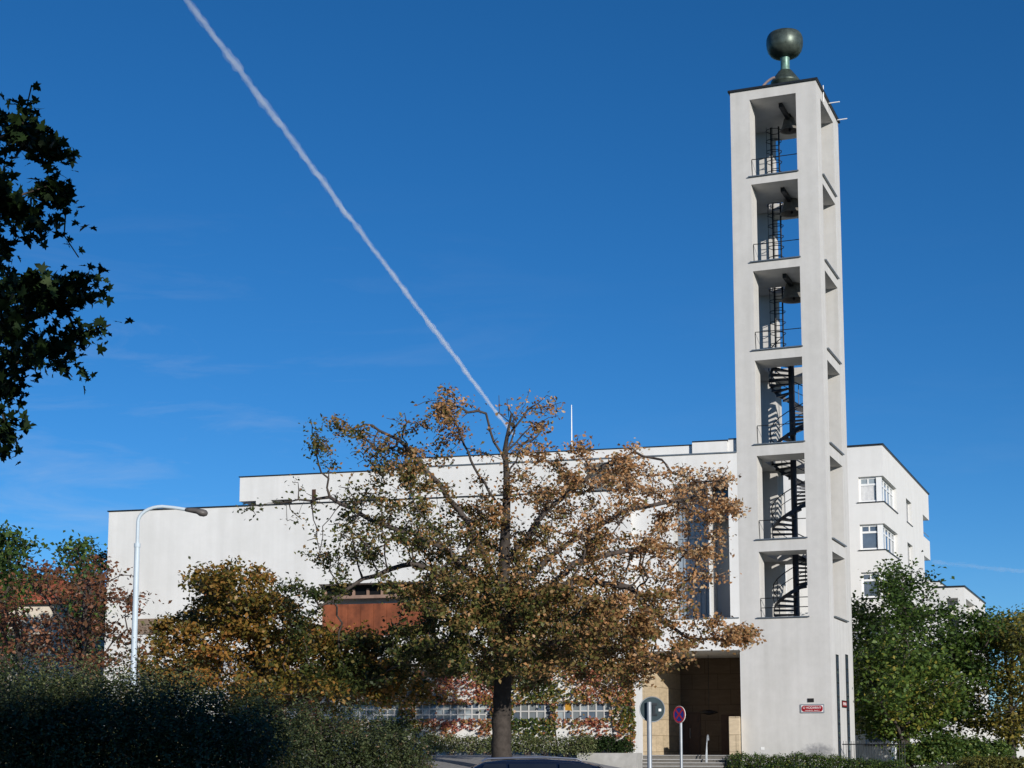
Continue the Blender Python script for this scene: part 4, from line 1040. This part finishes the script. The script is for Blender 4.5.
OLV = leafmat('olive_leaf', [(0.0, (0.05, 0.068, 0.024)), (0.5, (0.135, 0.165, 0.058)), (0.85, (0.24, 0.24, 0.11)), (1.0, (0.32, 0.21, 0.13))], 0.25)
HDG = leafmat('shaded_hedge_leaf', [(0.0, (0.022, 0.032, 0.012)), (0.5, (0.06, 0.08, 0.028)), (0.85, (0.13, 0.14, 0.06)), (1.0, (0.22, 0.15, 0.09))], 0.2)  # darker copy of the olive leaf, with the bush's deep shade in its colour
CRP = leafmat('creeper_leaf', [(0.0, (0.04, 0.07, 0.012)), (0.25, (0.12, 0.13, 0.02)), (0.45, (0.30, 0.17, 0.04)), (0.7, (0.40, 0.155, 0.085)), (1.0, (0.29, 0.075, 0.055))], 0.3)

# --- the big half bare tree in front of the church
rng = np.random.default_rng(11)
DT = 55.0
tb = ground_at(501, DT)
big_cl = [(320,437,16,10,40),(352,440,38,24,150),(395,455,40,26,150),(440,420,30,24,130),(450,408,22,10,50),(395,500,55,24,150),(345,560,44,11,110),(300,590,30,16,50),(440,525,60,40,260),(482,590,68,40,320),
 (440,622,48,32,220),(440,655,70,26,200),(540,480,36,30,150),(575,500,40,30,170),(632,458,26,15,90),(600,480,34,20,90),(690,490,38,28,200),(726,505,22,26,80),(610,550,50,30,170),(690,560,36,36,120),
 (560,570,50,36,220),(600,610,60,24,200),(560,640,70,30,300),(620,655,60,36,280),(650,600,40,26,110),(700,634,44,14,100),(742,636,18,8,36),(520,665,50,26,160),(500,540,40,40,120),
 (515,440,36,26,100),(395,662,52,24,170),(352,682,44,14,80),(385,540,50,24,120),(507,412,16,8,16),(545,415,20,16,26),(262,506,34,12,30),(310,495,40,20,60),(330,525,40,16,30)]
BA = clump_pts(big_cl, DT, rng, 535, 560, 235, 180, 5.2, 0.62)
def px_of(P):
    X, Y, Z = P[:, 0], P[:, 1], P[:, 2]-EYE
    r = X*CY+Y*SY; d = -X*SY+Y*CY; d2 = d*CP+Z*SP; u2 = -d*SP+Z*CP
    return 512+F*r/d2, PY-F*u2/d2
BA = np.concatenate([BA, blob_pts(at(562, 645, DT-4.2), (2.0, 1.5, 1.1), 110, rng), blob_pts(at(602, 625, DT-5.4), (1.9, 1.5, 1.1), 110, rng), blob_pts(at(530, 600, DT-3.6), (1.5, 1.3, 1.3), 90, rng), blob_pts(at(480, 650, DT-3.5), (1.8, 1.3, 0.9), 80, rng)])
def gauss(x, y, cx, cy, a, b): return np.exp(-((x-cx)/a)**2-((y-cy)/b)**2)
crown_c = np.array(at(535, 560, DT))
def big_dens(P):
    rel = P-crown_c; r = rel[:, 0]*CY+rel[:, 1]*SY; z = rel[:, 2]
    f = np.ones(len(P))
    f *= 1-0.97*np.exp(-((r+0.7)/1.5)**2-((z-4.7)/1.6)**2)          # bare leader at the top
    f *= 1-0.95*np.exp(-((r+8.6)/2.4)**2-((z-1.9)/1.0)**2)          # bare low limb on the left
    f *= 0.62+0.66*(z < -1.3)+0.45*((z < -0.6) & (r < 0.5))
    f *= np.clip(0.35+1.1*patch(P, 1.15, 0.7)+0.25*patch(P, 2.7, 1.9), 0.15, 1.5)
    return f
def big_tint(P, rng):
    rel = P-crown_c; r = rel[:, 0]*CY+rel[:, 1]*SY; z = rel[:, 2]
    g = 0.50+0.044*r+0.040*z + 0.30*(patch(P, 0.9, 2.2)-0.5) + rng.normal(size=len(P))*0.17
    return g
trk = [tuple(tb-Vector((0,0,.15))), tuple(at(502, 700, DT)), tuple(at(505, 640, DT)), tuple(at(502, 590, DT)), tuple(at(505, 540, DT)), tuple(at(507, 490, DT)), tuple(at(505, 450, DT)), tuple(at(511, 414, DT))]
def limb(d1, *pts):
    k = len(pts)-1; return [tuple(at(x, y, DT+d1*i/k)) for i, (x, y) in enumerate(pts)]
LIMBS = [limb(1.5, (504,590),(470,525),(428,470),(398,440),(372,425)), limb(-1.5, (504,630),(470,592),(440,572),(415,564),(388,569),(352,586),(322,606)), limb(1.0, (503,600),(440,545),(372,520),(330,498),(268,503)),
         limb(2.0, (504,520),(470,460),(452,415)), limb(-1.0, (505,560),(545,512),(592,472),(634,452)), limb(1.2, (504,600),(560,548),(622,512),(694,498)),
         limb(-2.2, (505,630),(572,580),(630,588),(664,622),(692,640),(748,640)), limb(2.5, (505,610),(580,562),(650,545),(706,556)), limb(-4.0, (504,640),(490,600),(470,570),(450,560)), limb(-4.0, (504,630),(540,600),(570,590)),
         limb(4.5, (503,610),(520,560),(545,510)), limb(4.0, (503,620),(460,590),(430,570)), limb(-3.0, (504,655),(560,640),(620,650)), limb(-2.0, (504,655),(450,640),(410,650)), limb(1.5, (506,470),(524,445),(548,424)), limb(.3, (506,462),(514,430),(507,398)), limb(-.4, (509,436),(528,410),(548,396)), limb(.6, (507,452),(532,426),(558,414)), limb(.2, (510,428),(526,404),(530,388)), limb(-.5, (506,462),(489,434),(485,414)), limb(.5, (510,432),(500,412),(497,396)), limb(.2, (528,410),(540,408),(556,404))]
tree('autumn_tree', 'large half bare tree with brown and green leaves in front of the church', trk, BA, 0.36, 0.46, 0.34, 3.0, 21, (30, 0.150, 0.19), AUT, (M['bark'], M['twig']), dens=big_dens, tintf=big_tint, tip=0.010, expo=2.3, aspect=0.33, limbs=LIMBS)

# --- golden tree left of it
rng = np.random.default_rng(12); DG = 58.0
gb = ground_at(262, DG)
GA = clump_pts([(245,590,34,22,130),(212,602,26,18,90),(286,612,32,20,110),(205,575,10,8,16),(255,568,14,8,20),(190,640,44,30,200),(240,648,60,32,300),(305,660,56,26,240),(160,665,24,24,90),(365,672,46,18,150),(300,690,70,18,200),(210,690,60,16,140),(350,642,42,15,150),(400,690,40,14,60)], DG, rng, 270, 650, 150, 90, 4.0, 0.75)
tree('golden_tree', 'low spreading tree with golden brown leaves before the left hall wall', [tuple(gb), tuple(at(262, 700, DG)), tuple(at(260, 660, DG)), tuple(at(258, 615, DG))], GA, 0.4, 0.5, 0.2, 3.0, 22, (42, 0.18, 0.25), GOLD, (M['bark'], M['twig']),
     tintf=lambda P, r: 0.46+0.45*(patch(P, 0.8, 1.0)-0.5)+r.normal(size=len(P))*0.2)
# --- russet trees at the left edge
rng = np.random.default_rng(13)
for i, (px, d, cl, lab) in enumerate(((76, 52, [(78,588,34,24,110),(104,610,34,24,120),(60,640,40,26,160),(125,600,36,14,60),(95,570,30,14,50),(110,650,36,22,110),(50,580,24,20,70)], 'russet leaved tree with leaning fork just left of the street lamp'),
                                      (20, 55, [(10,614,30,18,90),(36,632,30,20,110),(0,640,30,24,120),(25,650,40,20,120),(-20,610,30,30,100)], 'russet tree at the left edge in front of the red roofed house'))):
    A = clump_pts(cl, d, rng, px, 615, 70, 70, 2.8, 0.8); b = ground_at(px, d)
    tree('russet_tree', lab, [tuple(b), tuple(at(px-2, 690, d)), tuple(at(px+2, 655, d)), tuple(at(px+8, 625, d))], A, 0.4, 0.48, 0.16, 3.0, 30+i, (13, 0.16, 0.24), RUS, (M['bark'], M['twig']), tintf=lambda P, r: 0.5+0.5*(patch(P, 1.0, .4)-0.5)+r.normal(size=len(P))*0.2)
# --- trees far left behind
rng = np.random.default_rng(14)
for i, (px, py, a, b, d, lm, lab) in enumerate(((4, 555, 26, 26, 78, GRN, 'dark green tree top at the far left edge above the russet trees'), (90, 570, 22, 30, 84, GRN, 'green tree rising against the left corner of the white hall'), (40, 585, 34, 18, 112, YGR, 'thin yellowing tree beside the red roofed house'))):
    A = clump_pts([(px, py, a, b, 150), (px, py+b, a*1.1, b*.7, 120)], d, rng, px, py+15, 60, 70, 2.5, 1.0); g = ground_at(px, d)
    tree('background_tree', lab, [tuple(g), tuple(at(px, 680, d)), tuple(at(px, py+20, d))], A, 0.6, 0.7, 0.22, 3.0, 40+i, (34, 0.26, 0.42), lm, (M['bark'], M['twig']), tintf=lambda P, r: 0.42+0.4*(patch(P, .8, .4)-0.5)+r.normal(size=len(P))*0.2)
# --- right hand trees
rng = np.random.default_rng(15)
rt = [(905, 88, [(896,566,12,14,60),(893,588,28,18,130),(872,615,18,22,110),(920,615,28,16,140),(905,640,48,30,280),(960,640,36,28,160),(930,680,56,34,300),(880,690,30,40,200),(985,655,24,26,110),(985,640,20,14,50),(865,640,10,30,60),(950,705,40,26,200),(868,700,14,34,90),(910,725,50,20,160)], GRN, 'dense dark green tree beside the tower with a tall crown', 0.42, 14),
      (900, 82, [(900,660,38,22,190),(880,690,26,26,150),(930,690,30,26,130),(905,715,44,18,150)], GRN, 'lighter green tree in front of the dense dark one', 0.66, 15),
      (1010, 86, [(1005,640,26,22,130),(1020,670,26,30,150),(990,700,30,24,130),(1030,630,26,22,80),(1012,715,30,18,140),(985,722,26,16,120),(1030,735,20,14,70)], YGR, 'yellow green tree at the right edge of the view', 0.55, 12),
      (1024, 112, [(1010,622,22,12,70),(1030,620,24,14,80)], GRN, 'far green tree top above the yellow green one', 0.5, 10)]
for i, (px, d, cl, lm, lab, t0, per) in enumerate(rt):
    cy = cl[0][1]+35
    A = clump_pts(cl, d, rng, px, cy+30, 90, 110, 4.0, 0.6); g = ground_at(px, d)
    tree('leafy_tree', lab, [tuple(g), tuple(at(px, 715, d)), tuple(at(px+1, 680, d)), tuple(at(px-1, cy, d))], A, 0.6, 0.7, 0.24, 3.0, 50+i, (per*4, 0.24, 0.48), lm, (M['bark'], M['twig']), tintf=lambda P, r, t0=t0: t0+0.5*(patch(P, .75, .4)-0.5)+r.normal(size=len(P))*0.18, up=0.8)
# --- maple whose branch hangs into the view at the upper left
rng = np.random.default_rng(16); DM = 17.0
mp_cl = [(8,132,14,16,26),(36,116,22,8,30),(52,126,10,8,12),(26,150,26,14,40),(36,165,20,18,40),(14,190,26,20,40),(36,212,16,12,18),(8,235,22,18,36),(28,258,12,6,10),(-4,262,18,16,30),(20,300,30,16,50),(55,290,22,10,26),(84,284,18,7,20),(98,303,8,7,8),(70,310,26,12,34),(40,335,34,14,54),(12,355,28,18,50),(60,345,12,8,12),(30,378,22,10,24),(8,395,18,10,24),(-20,424,30,10,26),(14,432,16,5,20),(34,436,6,4,7),(-6,150,16,40,40),(-40,200,34,110,150),(-50,340,34,90,120)]
MA = clump_pts(mp_cl, DM, rng, -10, 270, 140, 230, 1.2, 1.3)
cc = rd(-1.6, 8.5, 10.3)
MA2 = blob_pts(cc, (4.4, 4.2, 4.0), 480, rng); MA4 = blob_pts(rd(-1.6, 11.2, 10.2), (3.0, 2.2, 2.3), 240, rng); MA3 = blob_pts(rd(-8.5, 11, 8.5), (3.2, 3.5, 4.0), 260, rng)
mt = rd(-9.5, 11.0); mt.z = 0
ok = lambda P: P[(lambda x, y, d: ~((x > -190) & (x < 1060) & (y > -150) & (y < 800) & (d > 0)))(*px_of(P), (-P[:, 0]*SY+P[:, 1]*CY))]
MA = np.concatenate([MA, ok(MA2), ok(MA3), ok(MA4)])
mtop = mt+Vector((0.4, 0.4, 8)); mlo = mt+Vector((0.2, 0.3, 5.2))
def mlimb(st, *pts): return [tuple(st)]+[tuple(p) for p in pts]
off = lambda r, d, z: rd(r, d, z)
ML = [mlimb(mlo, off(-8.6, 13.5, 5.6), at(-60, 330, DM), at(25, 318, DM), at(80, 300, DM)), mlimb(mlo, off(-8.5, 13.5, 5.2), at(-60, 380, DM), at(10, 372, DM)), mlimb(mlo, off(-8.4, 13.5, 4.8), at(-60, 440, DM), at(5, 433, DM)),
      mlimb(mtop, off(-8.6, 13.5, 8.0), at(-60, 230, DM), at(12, 200, DM)), mlimb(mtop, off(-8.4, 14, 8.6), at(-60, 160, DM), at(20, 130, DM)),
      mlimb(mtop, off(-7.5, 10.2, 9.6), off(-4.4, 9.2, 10.6), off(-2.0, 8.6, 11.0)), mlimb(mtop, off(-7.6, 9.0, 8.8), off(-5.4, 7.2, 9.4), off(-4, 6, 9.8)), mlimb(mtop, off(-9, 11, 10), off(-8, 11, 12))]
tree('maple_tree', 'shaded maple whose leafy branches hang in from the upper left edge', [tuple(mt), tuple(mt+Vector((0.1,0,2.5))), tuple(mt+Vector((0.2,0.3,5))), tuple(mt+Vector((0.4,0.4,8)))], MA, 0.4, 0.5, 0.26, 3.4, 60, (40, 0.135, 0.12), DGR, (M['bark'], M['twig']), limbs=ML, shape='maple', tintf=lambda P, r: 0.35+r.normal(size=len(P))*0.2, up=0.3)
# --- park tree behind the viewpoint that shades the hedge
rng = np.random.default_rng(17)
SA = np.concatenate([blob_pts(rd(7.6, -3.0, 6.3), (5.0, 4.0, 3.9), 520, rng, .2), blob_pts(rd(13.6, -3.5, 4.9), (3.2, 3.2, 2.8), 220, rng, .2)])
stp = rd(9.2, -3.5)
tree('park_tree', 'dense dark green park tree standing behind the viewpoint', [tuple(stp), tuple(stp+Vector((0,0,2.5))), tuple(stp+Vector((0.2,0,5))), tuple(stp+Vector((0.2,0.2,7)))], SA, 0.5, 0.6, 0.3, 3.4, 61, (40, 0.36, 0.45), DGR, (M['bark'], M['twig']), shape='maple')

# --- bushes and hedges
def bush(name, label, blobs, n, size, lm, seed, cat='bush', tintf=None, group=None, stems=14, noise=0.18, up=0.4, inner=0.35, aspect=0.34):
    rng = np.random.default_rng(seed); c0 = Vector(blobs[0][0]); g = ground(c0.x, c0.y); base = Vector((c0.x, c0.y, g))
    root = thing(name, label, cat, T_(base), group); Ps = []; Os = []
    vol = np.array([b[1][0]*b[1][1]+b[1][0]*b[1][2]+b[1][1]*b[1][2] for b in blobs], float); vol /= vol.sum()
    for (c, rad), f in zip(blobs, vol):
        k = int(n*f); u = rng.normal(size=(k, 3)); u /= np.linalg.norm(u, axis=1)[:, None]; u[:, 2] = np.where(u[:, 2] < -0.5, -u[:, 2], u[:, 2])
        bump = 1+noise*(np.sin(u[:, 0]*7+c[0]*3)*np.sin(u[:, 1]*6+1)+0.6*np.sin(u[:, 2]*9+u[:, 0]*11+2)+0.5*np.sin(u[:, 1]*17+u[:, 0]*13))
        rr = np.where(rng.random(k) < inner, rng.random(k)**0.5*0.9, 0.9+0.12*rng.normal(size=k)*1.0)
        P = np.array(c)+u*np.array(rad)*(bump*rr)[:, None]
        Ps.append(P); Os.append(u)
    P = np.concatenate(Ps); O = np.concatenate(Os)
    keep = P[:, 2] > np.array([ground(x, y) for x, y in P[:, :2]])+0.02
    P, O = P[keep], O[keep]
    tn = tintf(P, rng) if tintf else 0.45+0.4*(patch(P, 1.3, 1.)-0.5)+rng.normal(size=len(P))*0.2
    leaf_obj('foliage', P-np.array(base), size*rng.uniform(.6, 1.3, len(P)), tn, lm, root, rng, 'rhomb', up, O*0.5, aspect)
    A_, B_, ra, rb = [], [], [], []
    for c, rad in blobs:
        for _ in range(stems):
            u = rng.normal(size=3); u[2] = abs(u[2])+.3; u /= np.linalg.norm(u)
            f = np.array([c[0]+rng.normal()*rad[0]*.12, c[1]+rng.normal()*rad[1]*.12, ground(c[0], c[1])-.05]); e = np.array(c)+u*np.array(rad)*.92; mid = (f+e)/2+rng.normal(size=3)*.08*rad[2]
            A_ += [f, mid]; B_ += [mid, e]; ra += [.022, .014]; rb += [.014, .006]
    bb = np.array(base)
    branch_mesh('stems', [tubes_obj('', np.array(A_)-bb, np.array(B_)-bb, np.array(ra), np.array(rb), None, None, 5)], M['twig'], root)
    return root
def eb(px, pytop, d, rx, ry, zb=None):
    """an ellipsoid mound whose top is seen at a pixel"""
    p = at(px, pytop, d); g = ground(p.x, p.y); h = p.z-g; zc = g+h*0.5
    return ((p.x, p.y, zc), (rx, ry, h*0.52))
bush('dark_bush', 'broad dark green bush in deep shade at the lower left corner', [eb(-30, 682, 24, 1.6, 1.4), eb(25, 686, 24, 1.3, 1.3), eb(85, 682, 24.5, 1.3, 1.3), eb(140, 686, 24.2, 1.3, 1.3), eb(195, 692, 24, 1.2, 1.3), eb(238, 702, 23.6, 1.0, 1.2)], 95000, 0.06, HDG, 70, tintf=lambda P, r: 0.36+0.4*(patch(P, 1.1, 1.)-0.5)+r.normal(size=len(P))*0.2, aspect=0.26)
bush('olive_bush', 'rounded olive green bush with reddish twigs right of the dark bush', [eb(285, 708, 26, 1.0, 1.1), eb(335, 716, 26, 1.0, 1.1), eb(382, 726, 26, .7, 1.0), eb(410, 744, 26, .4, .8)], 55000, 0.052, HDG, 71, tintf=lambda P, r: 0.52+0.5*(patch(P, 1.4, 2.)-0.5)+r.normal(size=len(P))*0.22, aspect=0.26)
bush('tall_shrub', 'loose grey green shrub behind the dark bush at the street lamp foot', [eb(20, 669, 30, 1.4, 1.0), eb(70, 669, 30, 1.3, 1.0), eb(120, 673, 30, 1.3, 1.0), eb(170, 677, 30, 1.2, 1.0)], 42000, 0.065, OLV, 72, tintf=lambda P, r: 0.62+0.4*(patch(P, 1.2, .3)-0.5)+r.normal(size=len(P))*0.2, aspect=0.25)
# clipped hedge round the tower foot
hb = []
for i in range(9):
    x = FT.on(740+i*19, 756, -1.2)[0]; p = FT.w(x, -1.2, 0); g = ground(p.x, p.y); zt = FT.on(740+i*19, 754+(i > 5)*5+((i*7) % 3), -1.2)[1]
    hb.append(((p.x, p.y, (zt+g)/2), (0.62, 0.5, (zt-g)*.56)))
bush('clipped_hedge', 'low clipped green hedge at the foot of the tower', hb, 16000, 0.075, GRN, 73, 'hedge', tintf=lambda P, r: 0.45+0.3*(patch(P, 2., .3)-0.5)+r.normal(size=len(P))*0.25, noise=0.08)
hb = []
for i in range(9):
    px = 432+i*19; p = FC.w(FC.on(px, 745, LA-1.3)[0], LA-1.3, 0); g = ground(p.x, p.y); zt = FC.on(px, 736+((i*5) % 4)-1, LA-1.3)[1]
    hb.append(((p.x, p.y, (zt+g)/2), (0.6, 0.55, max(.3, (zt-g)*.56))))
bush('low_hedge', 'low dull green hedge along the annex wall behind the tree trunk', hb, 14000, 0.085, OLV, 74, 'hedge', tintf=lambda P, r: 0.5+0.4*(patch(P, 1.2, .3)-0.5)+r.normal(size=len(P))*0.2, noise=0.1)
hb = []
for px, pt in ((590, 739), (606, 737), (622, 741)):
    p = FC.w(FC.on(px, 745, LA-0.8)[0], LA-0.8, 0); zt = FC.on(px, pt, LA-0.8)[1]; hb.append(((p.x, p.y, (zt+pz-.15)/2), (.5, .45, max(.25, (zt-pz+.15)*.55))))
bush('planter_shrub', 'dark evergreen shrub growing in the concrete planter', hb, 7000, 0.08, DGR, 75, tintf=lambda P, r: 0.6+r.normal(size=len(P))*0.25)
bush('round_bush', 'dull green rounded bush at lower right under the trees', [eb(940, 735, 76, 1.0, 1.0), eb(965, 738, 77, 1.1, 1.0), eb(915, 745, 76, .9, .9), eb(990, 742, 78, 1.0, 1.0)], 14000, 0.15, GRN, 76, tintf=lambda P, r: 0.55+r.normal(size=len(P))*0.2)
bush('clipped_bush', 'clipped yellowish bush in the lower right corner', [eb(985, 757, 72, 1.2, 1.0), eb(1015, 759, 72, 1.2, 1.0)], 6000, 0.12, YGR, 77, tintf=lambda P, r: 0.4+r.normal(size=len(P))*0.2)
# far garden wall and shed glimpses at right
p = at(993, 740, 108); FG = Frame(p.x, p.y, 0.0)
gar = thing('garage', 'small white outbuilding glimpsed through the trees at lower right', 'building', FG.M)
mb = MB(); mb.box(-1.6, 2.2, 0, 4, 0, at(993, 724, 108).z); mb.build('walls', M['flat'], gar)
mb = MB(); mb.box(-1.9, 2.5, -.3, 4.3, at(993, 724, 108).z+.003, at(993, 721, 108).z); mb.build('roof', M['cap'], gar)
# --- creeper on the annex
rng = np.random.default_rng(80)
n = 26000; sx = rng.uniform(an0+.2, an1+0.02, n); sz = rng.uniform(0.9, za1+0.25, n)
den = np.clip(0.55*np.sin(sx*1.1)+0.5*np.sin(sx*2.7+1)+0.35*np.sin(sx*5.1+sz*3)+0.3*np.sin(sz*6+sx*.7), -1, 1)
inwin = np.zeros(n, bool)
for a, b in rib: inwin |= (sx > a+.1) & (sx < b-.1) & (sz > wz0+.06) & (sz < wz1-.06)
above = sz > wz1; below = sz < wz0
pr = np.where(above, 0.80+0.4*den, np.where(below, np.clip(1.05-1.0*(wz0-sz)+0.45*den, 0, 1), 0.8)); pr[inwin] = 0.012
pr = np.where(sx > rib[-1][1]+.1, np.clip(pr+.35, 0, 1), pr)
kp = rng.random(n) < pr
sx, sz = sx[kp], sz[kp]
crp = thing('creeper', 'red and orange virginia creeper covering the annex wall around its windows', 'climbing plant', FC.M)
P = np.stack([sx, LA-0.06-np.abs(rng.normal(size=len(sx)))*0.10, sz], 1)
tn = 0.44+0.26*np.sin(sx*.9+.6)+0.15*np.sin(sz*3+sx)+rng.normal(size=len(sx))*0.2-0.25*(sx > rib[-1][1]-.5)
o = leaf_obj('foliage', P, 0.15*rng.uniform(.6, 1.3, len(P)), tn, CRP, crp, rng, 'rhomb', 0.1, np.tile(np.array([0, -1.0, 0.25]), (len(P), 1)), 0.42)
mb = MB()
for i in range(16):
    x = an0+0.6+(an1-an0-1)*i/15
    if any(a < x < b for a, b in rib): 
        x = min([q for p_ in rib for q in p_], key=lambda q: abs(q-x))
    mb.tube([(x, LA-.03, 0.6), (x+.1*math.sin(i), LA-.04, 2.0), (x-.1*math.sin(i*2), LA-.04, 3.2), (x+.2*math.sin(i*3), LA-.05, za1)], [.03, .022, .015, .008], 5)
mb.build('stems', M['twig'], crp)

# ------------------------------------------------------------------ contrails, high up
def volmat(name, dens):
    m = bpy.data.materials.new(name); m.use_nodes = True; t = m.node_tree; t.nodes.clear()
    v = t.nodes.new('ShaderNodeVolumePrincipled'); v.inputs['Color'].default_value = (0.97, 0.98, 1, 1); v.inputs['Density'].default_value = dens; v.inputs['Anisotropy'].default_value = -0.2
    o = t.nodes.new('ShaderNodeOutputMaterial'); t.links.new(v.outputs[0], o.inputs['Volume']); return m
def contrail(label, pa, pb, alt, w, dens, seed, n=420):
    rng = np.random.default_rng(seed)
    def pt(px, py):
        r = ray(px, py); return Vector((0, 0, EYE))+r*((alt-EYE)/r.z)
    A, B = pt(*pa), pt(*pb); d = (B-A).normalized(); u = d.cross(Vector((0,0,1))).normalized(); v = Vector((0,0,1))
    mb = MB(); k = 10; la, lb_ = A.length, B.length
    def smooth(q, m):
        z = rng.normal(size=n+q); return np.convolve(z, np.ones(q)/math.sqrt(q), 'valid')[:n]*m
    o1, o2 = smooth(14, .12), smooth(14, .12)
    for shell, (f, var) in enumerate(((1.0, .10), (0.62, .16))):
        vs = []; wob = smooth(7, var)+smooth(30, .10)
        lob = [smooth(4, .16) for _ in range(k)]
        for i in range(n):
            t = i/(n-1); t = t*la/(t*la+(1-t)*lb_)            # even spacing as the trail recedes
            c = A+(B-A)*t+(u*o1[i]+v*o2[i])*w
            rr = w*f*max(.35, 1+wob[i])*(0.15 if i in (0, n-1) else 1)
            for j in range(k):
                a = 2*math.pi*j/k; q = rr*max(.4, 1+lob[j][i]); vs.append(c+(u*math.cos(a)+v*math.sin(a))*q)
        mb.cur = shell
        mb.add(vs, [tuple(reversed((i*k+j, i*k+(j+1) % k, (i+1)*k+(j+1) % k, (i+1)*k+j))) for i in range(n-1) for j in range(k)]+[tuple(range(k)), tuple((n-1)*k+j for j in range(k))[::-1]])
    return tag(mb.build('contrail', [volmat('thin_ice_trail', dens*.5), volmat('ice_trail', dens)], smooth=True), label, 'contrail')
contrail('long white aircraft trail slanting down across the blue sky to the big tree', (172, -20), (514, 436), 3000, 18, 0.0066, 1, 460)
contrail('faint thin aircraft trail low in the sky right of the apartment block', (932, 562), (1060, 575), 2600, 40, 0.0010, 2, 160)
